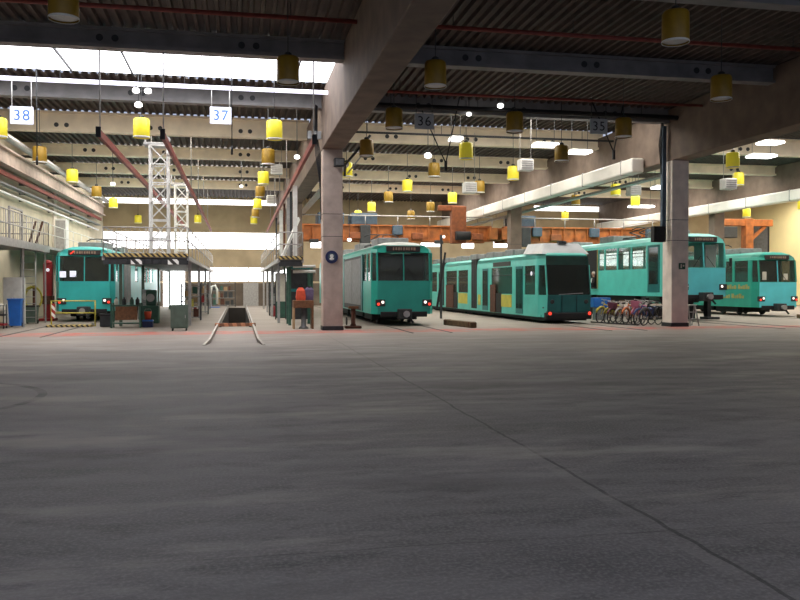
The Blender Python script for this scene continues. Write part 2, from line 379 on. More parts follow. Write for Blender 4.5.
# walls
m = MB(); m.quad((-10.8, -3, 0), (-10.8, YB, 0), (-10.8, YB, 9.5), (-10.8, -3, 9.5)); struct('wall_left', m, 'wall', 'cream side wall on the left')
m = MB(); m.quad((47, -3, 0), (47, YB, 0), (47, YB, 9.5), (47, -3, 9.5)); struct('wall_right', m, 'wall_y', 'yellow side wall on the far right')
m = MB()
for z0, z1 in ((0, 2.05), (3.2, 9.5)):
    m.box(-10.8, 47, YB, YB+.3, z0, z1)
struct('wall_back', m, 'wall_b', 'tan rear wall with ribbon glazing')
for x0, x1, z0, z1, lab in ((-10.8, 3.5, 4.75, 6.1, 'wide ribbon window in the back wall behind the pit and left gangway'), (6.0, 8.2, 4.9, 6.1, 'ribbon window right of the front column beside the hall hoists'), (15.6, 17.5, 5.1, 5.95, 'small bright back window above the roof of the sea green tram'),
                            (19.3, 20.4, 5.0, 5.8, 'narrow bright back window left of the rear column'), (22.2, 24.3, 5.1, 5.8, 'bright back window just left of the rear middle column'), (29.6, 37.0, 3.5, 5.3, 'glowing panel added to brighten the view through the raised tram')):  # last one is a glowing panel added to brighten the tram glass
    m = MB(); m.box(x0, x1, YB-.02, YB+.02, z0, z1); window(m, 'win', lab)
for x0, x1, lab in ((-10.8, 3.2, 'clerestory strip at the top of the back wall over the pit'), (26.0, 32.2, 'clerestory strip at the top of the back wall right of the rear column')):
    m = MB(); m.box(x0, x1, YB-.02, YB+.02, 8.42, 8.85); window(m, 'win', lab)
m = MB(); m.box(-4, 4.0, YB+.1, YB+.14, 2.05, 3.2); window(m, 'win', 'low window strip in the back wall behind the pit')
m = MB(); m.box(-10.8, -4, YB+.02, YB+.2, 2.05, 3.2); m.box(4.0, 47, YB+.02, YB+.2, 2.05, 3.2); struct('wall_back_panel', m, 'wall_d')
for a, b, n in ((-4, 4, 5), ):
    m = MB()
    for i in range(n+1): m.box(a+(b-a)*i/n-.04, a+(b-a)*i/n+.04, YB-.02, YB+.1, 2.05, 3.2)
    struct('trim_window', m, 'wall_b')
m = MB()
m.box(-10.8, 47, YB-.06, YB, 0, 1.9); struct('baseboard_back', m, 'wall_d', 'dark lower part of the rear wall')
# doors in the back wall
d = struct('door_1', MB().box(.35, 1.6, YB-.12, YB-.06, 0, 1.95), 'galv', 'pale grey double door in the back wall')
obj('door_handle', MB().bbox(.93, 1.02, YB-.17, YB-.12, .95, 1.15, .01), 'galv', d)
m = MB(); m.box(-6.1, -4.4, YB-.12, YB-.07, 0, 3.0); window(m, 'door', 'tall bright daylit doorway at the rear left')
# rails
for k, (nm, x) in enumerate(TR.items()):
    for s in (-1, 1):
        m = MB(); y0 = 23.8 if nm == 't37' else 28.6
        if nm == 't37':
            prof = [(y0, .02), (y0+.5, .08), (y0+1, .12), (68, .12)]
            xx = x+s*.7175
            m.strips([[(xx-.045+s*(.12*max(0, 1-(yy-y0))), yy, .0), (xx-.035+s*(.12*max(0, 1-(yy-y0))), yy, zz), (xx+.035+s*(.12*max(0, 1-(yy-y0))), yy, zz), (xx+.045+s*(.12*max(0, 1-(yy-y0))), yy, 0)] for yy, zz in prof])
        else: m.box(x+s*.7175-.035, x+s*.7175+.035, y0, 68, -.01, .012)
        struct('trim_rail', m, 'steel' if nm == 't37' else 'dgrey', f'steel running rail of track {k+1} from the left, {"left" if s < 0 else "right"} rail')

# ------------------------------------------------------------------ drum pendant lamps on a regular grid
def make_lamp(kind):
    t = thing('drum_pendant_lamp', 'lamp', 'lamp', (0, 0, 7.0))
    sh = obj('lamp_shade', MB().lathe([(.262, -.32), (.275, -.30), (.27, .26), (.24, .31), (.08, .33)], seg=24, cap=False), kind, t)
    obj('shade_rim', MB().lathe([(.278, -.33), (.282, -.31), (.278, -.29)], seg=24, cap=False), 'white' , t)
    obj('diffuser', MB().lathe([(.255, -.29), (.2, -.25), (.02, -.22)], seg=20), 'white', t)
    obj('socket_cap', MB().lathe([(.09, .32), (.09, .4), (.03, .44)], seg=12), 'dgrey', t)
    obj('cord', MB().tube((0, 0, .42), (0, 0, 1.98), .012, seg=5), 'dgrey', t)
    return t
protos = {}
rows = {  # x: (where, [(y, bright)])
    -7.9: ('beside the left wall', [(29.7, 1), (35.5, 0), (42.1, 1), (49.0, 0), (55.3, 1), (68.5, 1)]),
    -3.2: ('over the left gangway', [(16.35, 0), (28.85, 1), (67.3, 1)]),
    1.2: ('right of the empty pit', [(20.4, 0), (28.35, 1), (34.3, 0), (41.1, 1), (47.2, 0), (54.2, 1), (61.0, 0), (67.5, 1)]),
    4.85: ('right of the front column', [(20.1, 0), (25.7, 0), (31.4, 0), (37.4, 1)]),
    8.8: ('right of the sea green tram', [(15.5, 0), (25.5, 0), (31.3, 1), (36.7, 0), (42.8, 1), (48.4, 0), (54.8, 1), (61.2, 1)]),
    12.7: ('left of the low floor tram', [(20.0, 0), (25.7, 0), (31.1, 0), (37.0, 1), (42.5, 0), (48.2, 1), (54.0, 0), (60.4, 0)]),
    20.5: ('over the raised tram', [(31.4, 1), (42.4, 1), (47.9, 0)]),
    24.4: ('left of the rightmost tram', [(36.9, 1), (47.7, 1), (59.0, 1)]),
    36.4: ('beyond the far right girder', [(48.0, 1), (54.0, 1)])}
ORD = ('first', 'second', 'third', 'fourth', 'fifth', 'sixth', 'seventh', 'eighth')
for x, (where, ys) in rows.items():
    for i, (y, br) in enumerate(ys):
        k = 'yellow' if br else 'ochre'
        lab = f"{'lit-toned yellow' if br else 'ochre'} drum lamp {where}, {ORD[i]} of its row"
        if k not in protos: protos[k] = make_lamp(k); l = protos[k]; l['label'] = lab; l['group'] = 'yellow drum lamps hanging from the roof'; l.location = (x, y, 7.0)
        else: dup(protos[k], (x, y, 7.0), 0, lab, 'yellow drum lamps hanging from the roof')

# ------------------------------------------------------------------ hanging track signs
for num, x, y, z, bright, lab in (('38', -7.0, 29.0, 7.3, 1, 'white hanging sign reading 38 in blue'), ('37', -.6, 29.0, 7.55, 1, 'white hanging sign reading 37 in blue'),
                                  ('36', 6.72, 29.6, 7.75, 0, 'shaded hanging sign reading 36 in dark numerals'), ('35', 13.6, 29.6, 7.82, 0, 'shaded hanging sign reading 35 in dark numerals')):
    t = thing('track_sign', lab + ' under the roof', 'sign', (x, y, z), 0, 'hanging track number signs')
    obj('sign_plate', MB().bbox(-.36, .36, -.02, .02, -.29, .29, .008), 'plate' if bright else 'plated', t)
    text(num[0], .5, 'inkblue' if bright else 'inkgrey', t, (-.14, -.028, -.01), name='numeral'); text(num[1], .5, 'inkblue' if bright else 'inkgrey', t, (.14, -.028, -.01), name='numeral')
    for s in (-1, 1): obj('hanger_rod', MB().tube((s*.3, 0, .28), (s*.3, 0, 8.5-z if bright else 8.98-z), .014, seg=6), 'white' if bright else 'dgrey', t)
# light trunking below the skylight
t = thing('light_trunking', 'long thin white light rail hung below the big skylight', 'light', (-3.8, 29.0, 8.5))
obj('tube', MB().bar((-7, 0, 0), (6.95, 0, 0), .12, .12), 'tube', t)
for x in (-6, -2, 2, 6): obj('bracket', MB().tube((x, 0, .04), (x, 0, .6), .012, seg=5), 'dgrey', t)

def spotlight(x, y, z, r, lab, mt='spot', drop=None):
    t = thing('spot_lamp', lab, 'lamp', (x, y, z), 0, 'small white luminaires under the roof')
    obj('lamp_head', MB().lathe([(r*.7, r*.5), (r, r*.1), (r, -r*.5), (r*.6, -r*.8)], seg=14), mt, t)
    obj('stem', MB().tube((0, 0, r*.4), (0, 0, drop or 8.98-z), .015, seg=5), 'dgrey', t)
for a in ((-3.39, 29.0, 8.3, .12, 'left one of two white globe lamps below the light rail', 'spot', .2), (-3.0, 29.0, 8.3, .12, 'right one of two white globe lamps below the light rail', 'spot', .2),
          (-3.38, 29.6, 7.95, .13, 'white cluster lamp below the paired globe lamps'), (7.77, 33.5, 7.15, .15, 'round white lamp right below the sign reading 36'),
          (8.83, 31.0, 8.4, .1, 'small white lamp right of the sign reading 36'), (9.85, 30.2, 8.6, .12, 'white lamp near the middle of the roof, above the sign reading 36'),
          (2.25, 32.4, 6.75, .11, 'small white lamp by the top of the red rail next to the column'), (.15, 48, 7.4, .1, 'tiny white lamp deep over the pit'),
          (-6.3, 44.0, 6.9, .12, 'small white lamp beside the third yellow lamp on the left'), (5.6, 47, 4.35, .12, 'left white lamp above the roof of the sea green tram'), (6.25, 47, 4.35, .12, 'right white lamp above the roof of the sea green tram')):
    spotlight(*a)
for x, y, z, L, lab in ((12.75, 33, 7.65, 1.0, 'white strip light near the middle of the roof, left one'), (14.3, 33, 7.4, .9, 'white strip light left of the second girder'), (9.1, 34, 7.95, .5, 'short white strip light right of the sign reading 36'),
                       (23.4, 33, 8.1, 1.0, 'white strip light under the roof above the rightmost tram, upper one'), (24.0, 34.5, 7.75, 1.2, 'white strip light under the roof above the rightmost tram, lower one'), (20.2, 37.0, 6.5, .6, 'white strip light just right of the column beside the bicycles'), (26.0, 50, 6.9, 1.6, 'white strip light deep behind the raised tram')):
    t = thing('strip_light', lab, 'light', (x, y, z), 0, 'white strip lights under the roof')
    obj('tube', MB().bbox(-L/2, L/2, -.35, .35, -.06, .04, .02), 'spot', t); obj('cover', MB().box(-L/2, L/2, -.2, .2, .04, .1), 'white', t)
    for q in (-1, 1): obj('hanger_rod', MB().tube((q*L*.4, 0, .08), (q*L*.4, 0, 8.98-z), .01, seg=5), 'dgrey', t)
# suspended white unit heaters
for x, y, z, lab in ((10.8, 37.8, 6.35, 'white hanging unit heater left of the rear girder line'), (12.3, 34.2, 6.95, 'white hanging unit heater near the middle of the roof'),
                     (1.95, 43.4, 7.75, 'white hanging unit heater over the pit, nearer one'), (2.05, 53.2, 7.2, 'white hanging unit heater over the pit, farther one'), (22.3, 34.5, 6.4, 'white hanging unit heater above the raised tram'),
                     (19.6, 38.5, 6.5, 'white hanging unit heater behind the column by the bicycles')):
    t = thing('unit_heater', lab, 'heater', (x, y, z), 0, 'white hanging unit heaters')
    obj('housing', MB().bbox(-.3, .3, -.25, .25, -.25, .25, .03), 'white', t)
    for k in range(4): obj('louvre', MB().box(-.25, .25, -.27, -.25, -.17+k*.1, -.12+k*.1), 'galv', t)
    for s in (-1, 1): obj('hanger_rod', MB().tube((s*.25, 0, .24), (s*.25, 0, 8.98-z), .012, seg=5), 'galv', t)

# red sprinkler and dark pipes across the roof
for y, z, x0, x1, mt, r, lab in ((21.4, 8.6, -10.7, 3.05, 'red', .06, 'red pipe under the front left roof'), (21.4, 8.6, 3.95, 17.6, 'red', .06, 'red pipe under the front roof right of the big girder'),
                              (28.8, 8.6, 3.95, 17.6, 'red', .05, 'red brown pipe under the middle roof beyond the first beam'), (30.6, 8.5, 3.95, 17.6, 'black', .1, 'thick black pipe under the middle roof'), (15.6, 8.6, 3.95, 17.6, 'dgrey', .06, 'dark pipe at the very top right of the roof'),
                              (36.4, 8.55, 3.95, 17.6, 'dgrey', .05, 'thin dark pipe in front of the first tan beam')):
    t = thing('roof_pipe', lab, 'pipe', (0, y, z), 0, 'pipes under the roof')
    obj('pipe_run', MB().tube((x0, 0, 0), (x1, 0, 0), r, seg=8), mt, t)
    for k in range(4): a = x0+(x1-x0)*(k+.5)/4; obj('pipe_hanger', MB().tube((a, 0, r*.6), (a, 0, 9.0-z), .012, seg=5), 'dgrey', t)
# V shaped dark bracing rods
for x, y, z0, lab in ((7.9, 31.0, 6.45, 'dark V shaped hanger rods beside the sign reading 36'), (14.9, 31.0, 7.1, 'dark V shaped hanger rods right of the sign reading 35')):
    t = thing('hanger_brace', lab, 'brace', (x, y, z0))
    obj('rod', MB().tube((0, 0, 0), (-.95, 0, 2.0), .025, seg=6), 'black', t); obj('rod', MB().tube((0, 0, 0), (.55, 0, 2.6), .025, seg=6), 'black', t); obj('clamp', MB().bbox(-.05, .05, -.05, .05, -.3, .08, .01), 'black', t)
# long dark drop rods in the left bay
for x, y, z0, z1, lab in ((-.2, 26.2, 5.9, 9.0, 'thin dark suspension rod hanging right of the sign reading 37'), (-6.2, 27.5, 5.6, 9.0, 'thin dark suspension rod in front of the sign reading 38')):
    t = thing('hanging_suspension_rod', lab, 'rod', (x, y, z0)); obj('shaft', MB().tube((0, 0, 0), (0, 0, z1-z0), .018, seg=6), 'dgrey', t); obj('end_weight', MB().lathe([(.035, -.12), (.035, .1), (.018, .16)], seg=8), 'dgrey', t)

# ------------------------------------------------------------------ red longitudinal rails hung on rods
def red_rail(x, y0, y1, z, lab):
    t = thing('red_rail', lab, 'rail', (x, y0, z))
    obj('rail_beam', MB().bar((0, 0, 0), (0, y1-y0, 0), .1, .2), 'red', t)
    for k, yy in enumerate((.3, 14.3, 21.0, 27.8, 34.4)):
        if yy < y1-y0: obj('hanger_rod', MB().tube((0, yy, .08), (0, yy, 2.45 if k == 0 else 2.98), .022, seg=6), 'white' if k == 0 else 'galv', t)
    obj('end_plate', MB().bbox(-.07, .07, -.03, .03, -.14, .16, .01), 'dgrey', t)
red_rail(-3.86, 24.3, 66, 6.0, 'red brown overhead rail left of the lattice mast')
red_rail(-2.12, 24.3, 66, 6.0, 'red brown overhead rail over the left edge of the pit track')
red_rail(2.2, 24.3, 66, 6.0, 'red brown overhead rail left of the front column')

# ------------------------------------------------------------------ maintenance gangways
def railing(parent, pts, h=1.1, step=1.5, mt='galv', infill=0):
    for a, b in zip(pts, pts[1:]):
        a, b = Vector(a), Vector(b); L = (b-a).length; n = max(1, round(L/step))
        for zz, nm in ((h, 'top_rail'), (h*.55, 'mid_rail')): obj(nm, MB().tube(a+Vector((0, 0, zz)), b+Vector((0, 0, zz)), .025, seg=6), mt, parent)
        for i in range(n+1):
            p = a+(b-a)*i/n; obj('rail_post', MB().tube(p, p+Vector((0, 0, h)), .022, seg=6), mt, parent)
        if infill:
            m = MB(); k = int(L/infill)
            for i in range(1, k): p = a+(b-a)*i/k; m.tube(p, p+Vector((0, 0, h)), .009, seg=5, cap=False)
            obj('baluster_infill', m, mt, parent)['kind'] = 'stuff'
def gangway(x0, x1, y0, y1, z, lab, inner):
    t = thing('maintenance_gangway', lab, 'platform', ((x0+x1)/2, y0, 0)); w = (x1-x0)/2; L = y1-y0
    obj('deck', MB().box(-w, w, 0, L, z-.06, z), 'grey', t)
    for s in (-1, 1): obj('edge_beam', MB().box(s*w-.05, s*w+.05, 0, L, z-.14, z+.02), 'galv', t)
    obj('hazard_board', MB().box(-w, w, -.05, 0, z-.02, z+.12), 'haz', t)
    obj('cross_truss', MB().box(-w, w, .02, .12, z-.3, z-.06), 'dgrey', t)
    for k in range(4):
        yy = 3.5+k*(L-5)/3
        for s in (-1, 1): obj('leg', MB().box(s*(w-.15)-.06, s*(w-.15)+.06, yy-.06, yy+.06, 0, z-.06), 'galv' if s == inner else 'greeng', t)
    railing(t, [(-w, 0, z), (w, 0, z)], infill=.16); railing(t, [(inner*w, 0, z), (inner*w, L, z)], 1.1, 2.6); railing(t, [(-inner*w, 0, z), (-inner*w, L, z)], 1.1, 3.3)
    return t, w, L
t, w, L = gangway(-5.0, -1.9, 32.4, 62, 2.8, 'grey steel maintenance gangway with hazard edge, left of the pit', 1)
for x in (-.35, 1.0): obj('warning_plate', MB().box(x-.2, x+.2, -.08, -.05, 2.5, 2.7), 'hazw', t)
for k in range(6): obj('junction_box', MB().bbox(-.9+k*.3, -.7+k*.3, -.06, .0, 2.52, 2.68, .01), 'dgrey', t)
t, w, L = gangway(1.62, 2.6, 34.2, 62, 2.8, 'narrow steel maintenance gangway with white railing, right of the pit', -1)
for i, yy in enumerate((.4, 2.6, 5.0, 8, 12, 17)):
    obj('guard_post', MB().box(.12, .22 if i % 2 else .3, yy, yy+.1, 2.8, 5.88), ('white', 'dgrey', 'galv', 'rust', 'white', 'dgrey')[i], t)
obj('stair_stringer', MB().bar((-.35, .2, 2.85), (.45, 1.6, 4.6), .06, .16), 'white', t)
# lattice masts on the left gangway
def mast(x, y, z0, z1, a, lab):
    t = thing('lattice_mast', lab, 'mast', (x, y, z0)); h = z1-z0
    for sx in (-1, 1):
        for sy in (-1, 1): obj('chord', MB().box(sx*a-.04, sx*a+.04, sy*a-.04, sy*a+.04, 0, h), 'white', t)
    n = 6; m = MB()
    for i in range(n):
        za, zb = h*i/n, h*(i+1)/n
        for (p, q) in (((-a, -a), (a, -a)), ((a, -a), (a, a)), ((a, a), (-a, a)), ((-a, a), (-a, -a))):
            if i % 2: p, q = q, p
            m.bar((p[0], p[1], za), (q[0], q[1], zb), .045); m.bar((p[0], p[1], zb), (q[0], q[1], zb), .045)
    obj('lattice_bracing', m, 'white', t)
    obj('head_plate', MB().bbox(-a*1.7, a*1.25, -a, a, h, h+.12, .02), 'galv', t)
    obj('pulley', MB().lathe([(.12, -.05), (.12, .05)], (a, -a, h+.22), 'y', 14), 'galv', t); obj('arm', MB().bar((-a*1.6, 0, h+.1), (-a*1.6, 0, h+.55), .06), 'galv', t)
    for k in range(2): obj('mast_lamp', MB().lathe([(.07, 0), (.1, .1), (.05, .18)], (a+.05, -a-.05, h-.1-k*.3), seg=10), 'spot' if k == 0 else 'white', t)
mast(-3.02, 33.2, 2.8, 7.1, .33, 'tall white lattice mast standing on the front of the left gangway')
mast(-2.85, 43.0, 2.8, 6.75, .3, 'shorter white lattice mast behind the tall one on the gangway')

# left wall gallery
t = thing('landing_platform', 'grey steel landing with railing high on the left wall', 'platform', (-9.55, 30, 0))
obj('deck', MB().box(-1.24, 1.0, 0, 10, 3.3, 3.42), 'grey', t); obj('edge_beam', MB().box(.95, 1.05, 0, 10, 3.2, 3.5), 'galv', t)
for yy in (2, 6, 9.9): obj('support_post', MB().box(.84, .9, yy-.03, yy+.03, 0, 3.3), 'galv', t)
railing(t, [(1, 0, 3.42), (1, 10, 3.42), (-1.2, 10, 3.42)], 1.15, 1.0, 'galv', infill=.33)
obj('gate_frame', MB().bar((.98, 3.5, 4.7), (.98, 5.4, 4.7), .07).bar((.98, 3.5, 3.4), (.98, 3.5, 4.7), .07).bar((.98, 5.4, 3.4), (.98, 5.4, 4.7), .07), 'galv', t)
t = thing('access_ladder', 'grey caged ladder below the landing on the left wall', 'ladder', (-9.1, 38.6, 0))
for x in (-.3, .3): obj('stile', MB().tube((x, 0, 0), (x, 0, 3.3), .03, seg=6), 'galv', t)
for k in range(10): obj('rung', MB().tube((-.3, 0, .3+k*.3), (.3, 0, .3+k*.3), .015, seg=5), 'galv', t)
t = thing('plank_pair', 'two dark boards leaning on the landing railing', 'boards', (-9.0, 38.2, 3.42))
for x in (0, .28): obj('board', MB().bar((x, 0, 0), (x+.25, .3, 1.1), .1, .04), 'rust', t)
# rear gallery along the left wall
t = thing('rear_gallery', 'long rear walkway with white railing beside the left wall', 'platform', (-9.9, 42, 0))
obj('deck', MB().box(-.85, .7, 0, 24, 3.5, 3.62), 'galv', t); railing(t, [(.7, 0, 3.62), (.7, 24, 3.62)], 1.1, 2.4, 'white')
# crane runway and pipes on the left wall
def wall_run(name, lab, cat, x, z, fn, mt, y0=22, y1=66, brackets=True):
    t = thing(name, lab, cat, (x, y0, z)); m = MB(); fn(m, y1-y0); obj('run', m, mt, t)
    if brackets:
        for k in range(7): yy = (y1-y0)*(k+.5)/7; obj('bracket', MB().box(-10.78-x, .02, yy-.05, yy+.05, -.06, .06), 'dgrey', t)
wall_run('crane_runway', 'heavy grey runway beam along the left wall', 'beam', -10.2, 7.4, lambda m, L: (m.box(-.05, .05, 0, L, -.3, .35), m.box(-.22, .22, 0, L, .3, .38), m.box(-.22, .22, 0, L, -.38, -.3)), 'conc')
wall_run('silver_duct', 'shiny silver duct above the runway beam on the left wall', 'duct', -9.9, 8.15, lambda m, L: m.tube((0, 0, 0), (0, L, 0), .16, seg=12), 'galv')
wall_run('red_wall_rail', 'red conductor rail below the runway beam on the left wall', 'rail', -10.35, 6.75, lambda m, L: m.bar((0, 0, 0), (0, L, 0), .12, .2), 'red')
wall_run('cable_tray', 'grey cable tray under the red rail on the left wall', 'cable tray', -10.5, 6.3, lambda m, L: m.box(-.15, .15, 0, L, -.03, .05), 'grey')
wall_run('heating_pipe', 'pale pipe below the cable tray on the left wall', 'pipe', -10.55, 5.95, lambda m, L: m.tube((0, 0, 0), (0, L, 0), .07, seg=8), 'white')
for k, y in enumerate((31.4, 51.8)):
    m = MB(); m.bbox(-10.8, -10.67, y-.35, y+.35, 0, 9.3, .02); struct('wall_left_pilaster', m, 'conc_l', f'pilaster on the left wall, {("front", "rear")[k]} one')
t = thing('switch_box', 'tall pale electrical box beside the rear pilaster on the left wall', 'box', (-10.0, 50.2, 3.62)); obj('housing', MB().bbox(-.3, .3, -.4, .4, 0, 1.9, .03), 'white', t); obj('box_door', MB().bbox(-.26, .26, -.43, -.4, .08, 1.8, .01), 'galv', t)

# ------------------------------------------------------------------ trams
def tram_shell(t, p):
    """p: W, L, ch (chamfer x, y), levels; body of thin walls with real window openings"""
    W, L, cx, cy = p['W'], p['L'], p['ch'][0], p['ch'][1]
    def ring(z, ins=0, y0=0):
        w = W/2-ins; return [(-w, L, z), (-w, cy+y0, z), (-w+cx, y0, z), (w-cx, y0, z), (w, cy+y0, z), (w, L, z)]
    zs, zb, zc = p['skirt'], p['belt'], p['cant']; rk = p.get('rake', lambda z: 0)
    m = MB()
    m.strips([ring(z, 0, rk(z)) for z in ([zs, zs+.25, (zs+zb)/2, zb])]); m.box(-W/2+.02, W/2-.02, .5, L-.02, zs+.02, zs+.1)
    m.quad((-W/2, L, zs), (W/2, L, zs), (W/2, L, zc), (-W/2, L, zc))
    rings = [ring(zc, 0, rk(zc))]+[ring(z, i, rk(z)+f) for z, i, f in p['roofs']]
    m.strips(rings[:3])
    for s in (-1, 1):
        ops = sorted(p['left' if s < 0 else 'right']); y = cy+rk(zc)+.0
        edges = [cy+rk(zb)] + [e for o in ops for e in o] + [L]
        for a, b in zip(edges[::2], edges[1::2]):
            if b-a > .01: m.box(min(s*W/2, s*(W/2-.06)), max(s*W/2, s*(W/2-.06)), a, b, zb, zc)
    # front posts
    fb, ft = rk(zb), rk(zc)
    for s in (-1, 1):
        m.bar((s*(W/2-cx), fb+.02, zb), (s*(W/2-cx), ft+.02, zc), .07, .07); m.bar((s*(W/2-.03), cy+fb, zb), (s*(W/2-.03), cy+ft, zc), .07, .07)
    body = obj('body', m, p['paint'], t, fix=True)
    if p.get('roofcol'):
        obj('roof', MB().strips(rings[1:], cap=True), p['roofcol'], t)
    else: obj('roof', MB().strips(rings[1:], cap=True), p['paint'], t)
    # glazing
    g = p.get('glass', 'gl')
    w = W/2-.015
    obj('windshield', MB().quad((-W/2+cx, fb+.03, zb), (W/2-cx, fb+.03, zb), (W/2-cx, ft+.03, zc), (-W/2+cx, ft+.03, zc)), p.get('front_glass', g), t)
    for s in (-1, 1):
        obj('corner_window', MB().quad((s*(W/2-cx), fb+.03, zb), (s*w, cy+fb, zb), (s*w, cy+ft, zc), (s*(W/2-cx), ft+.03, zc)), p.get('front_glass', g), t)
        for a, b in p['left' if s < 0 else 'right']:
            o = obj('side_window', MB().box(s*(W/2-.035)-.008, s*(W/2-.035)+.008, a, b, zb, zc), p.get('clear', g), t)
            if b-a > 1.2: obj('window_bar', MB().box(s*(W/2-.02)-.015, s*(W/2-.02)+.015, a, b, zb+(zc-zb)*.68, zb+(zc-zb)*.71), 'dgrey', o)
    # interior
    obj('cabin_floor', MB().box(-W/2+.08, W/2-.08, .3, L-.1, zs+.4, zs+.46), 'inter', t)
    for k in range(6):
        yy = 2.4+k*(L-4)/6
        for s in (-1, 1):
            sx = s*(W/2-.5); q = obj('seat', MB().bbox(sx-.42, sx+.42, yy, yy+.42, zs+.46, zs+.92, .04), 'navy', t); obj('backrest', MB().bbox(sx-.42, sx+.42, yy+.38, yy+.46, zs+.9, zs+1.45, .03), 'navy', q)
    if p.get('bulkhead', True): obj('cab_bulkhead', MB().box(-W/2+.1, W/2-.1, 1.6, 1.65, zs+.46, zc), 'inter', t)
    return body
def bogie(t, y, W, z0=0):
    b = obj('bogie', MB().bbox(-W/2+.3, W/2-.3, y-1.1, y+1.1, .18, .5, .03), 'black', t)
    for dy in (-.8, .8):
        for s in (-1, 1): obj('wheel', MB().lathe([(.3, -.05), (.33, 0), (.3, .06)], (s*.72, y+dy, .345), 'x', 18), 'dgrey', b)
def lamps(t, x, z, y, r, kinds):
    for s in (-1, 1):
        h = obj('headlamp', MB().bbox(s*x-.2, s*x+.2, y-.03, y+.1, z-.14, z+.14, .02), 'dgrey', t)
        for i, k in enumerate(kinds): obj('lamp_lens', MB().lathe([(r, -.06), (r*.8, -.075)], (s*x+(.09 if i else -.09)*s, y, z-(.05 if i else -.03)), 'y', 12), k, h)
def coupler(t, z, y=0):
    c = obj('coupler', MB().bbox(-.28, .28, y-.28, y+.3, z-.22, z+.2, .04), 'dgrey', t)
    obj('coupler_cone', MB().lathe([(.14, y-.5), (.1, y-.28)], (0, 0, z), 'y', 12), 'galv', c); obj('coupler_hook', MB().bar((.1, y-.34, z-.1), (.3, y-.4, z-.36), .08), 'black', c)
def u2(name, lab, x, y, lift, paint, roofcol, fpaint=None, left_doors=(), left=None, right=None, clear='gl', lens=('lamp_white', 'lamp_red'), L=23.0, front_glass='gl', bulk=True):
    t = thing(name, lab, 'tram', (x, y, lift), 0, 'turquoise trams parked in the workshop')
    W = 2.65
    rk = lambda z: .0 if z < 1.9 else (z-1.9)*.1
    wn = left if left is not None else [(1.5, 2.9), (5.2, 6.8), (7.0, 8.6), (12.4, 14), (14.2, 15.8), (18.5, 20)]
    rw = right if right is not None else [(.75, 1.5), (3.4, 4.4), (4.9, 6.5), (6.7, 8.3), (8.5, 10), (12.4, 14), (14.2, 15.8), (16, 17.6)]
    p = dict(W=W, L=L, ch=(.2, .42), skirt=.5, belt=1.9, cant=3.08, roofs=((3.24, .04, .04), (3.4, .24, .1), (3.52, .6, .3), (3.56, 1.0, .6)), left=wn, right=rw, paint=paint, roofcol=roofcol, rake=rk, glass='gl', clear=clear, front_glass=front_glass, bulkhead=bulk)
    tram_shell(t, p)
    if fpaint:
        obj('front_panel', MB().strips([[(-W/2+.19, -.012, z), (W/2-.19, -.012, z)] for z in (.52, 1.2, 1.88)]), fpaint, t)
    obj('windshield_divider', MB().bar((0, -.0, 1.9), (0, .1, 3.08), .05, .04), paint if not fpaint else fpaint, t)
    ds = obj('destination_sign', MB().bbox(-.72, .72, .04, .2, 3.12, 3.36, .02), 'display', t)
    for k in range(9): obj('display_character', MB().box(-.46+k*.11, -.4+k*.11+.015*(k % 3), .03, .045, 3.18+.01*(k % 2), 3.3), 'led', ds)
    obj('bumper', MB().bbox(-1.0, 1.0, -.06, .1, .38, .6, .03), 'black', t)
    lamps(t, 1.0, .97, -.02, .06, lens)
    coupler(t, .52, -.12)
    for s in (-1, 1):
        wp = obj('wiper', MB().bar((s*.55, -.02, 1.92), (s*.15, .03, 2.45), .02), 'black', t)
    short = L < 15
    for yy in ((3.2, 9.4) if short else (3.2, 11.4, 19.6)): bogie(t, yy, W)
    if not short: obj('bellows', MB().box(-W/2-.01, -W/2+.05, 11.1, 11.7, .6, 3.3).box(W/2-.05, W/2+.01, 11.1, 11.7, .6, 3.3).box(-W/2, W/2, 11.1, 11.7, .6, .95).box(-W/2, W/2, 11.1, 11.7, 3.2, 3.3), 'black', t)
    obj('underframe', MB().box(-1.0, 1.0, 4.6, 8, .22, .5) if short else MB().box(-1.0, 1.0, 5, 9.5, .22, .5).box(-1.0, 1.0, 13.2, 17.8, .22, .5), 'black', t)
    for a, b in left_doors:
        d = obj('door', MB().box(-W/2-.02, -W/2+.01, a, b, .56, 3.06), 'dgrey', t)
        mid = (a+b)/2
        for u, v in ((a+.12, mid-.06), (mid+.06, b-.12)): obj('door_window', MB().box(-W/2-.03, -W/2-.015, u, v, .8, 2.95), 'grey' if clear == 'gl' else 'gld', d)
    # roof gear and pantograph
    for a, b, h in ((2.4, 4.2, .28), (8.2, 10, .32), (14.0, 16.5, .26))[:2 if short else 3]: obj('roof_box', MB().bbox(-.7, .7, a, b, 3.5, 3.56+h, .04), 'grey', t)
    pt = obj('pantograph', MB().bar((-.55, 5.4, 3.66), (-.55, 7.2, 3.66), .06).bar((.55, 5.4, 3.66), (.55, 7.2, 3.66), .06).bar((-.6, 5.4, 3.62), (.6, 5.4, 3.62), .06).bar((-.6, 7.2, 3.62), (.6, 7.2, 3.62), .06)
             .bar((-.4, 5.5, 3.7), (-.3, 7.0, 3.98), .05).bar((.4, 5.5, 3.7), (.3, 7.0, 3.98), .05).bar((-.3, 7.0, 3.98), (-.1, 5.6, 4.15), .04).bar((.3, 7.0, 3.98), (.1, 5.6, 4.15), .04), 'dgrey', t)
    obj('contact_strip', MB().path([(-.85, 5.6, 4.05), (-.6, 5.6, 4.17), (.6, 5.6, 4.17), (.85, 5.6, 4.05)], .03, 6), 'dgrey', pt)
    return t
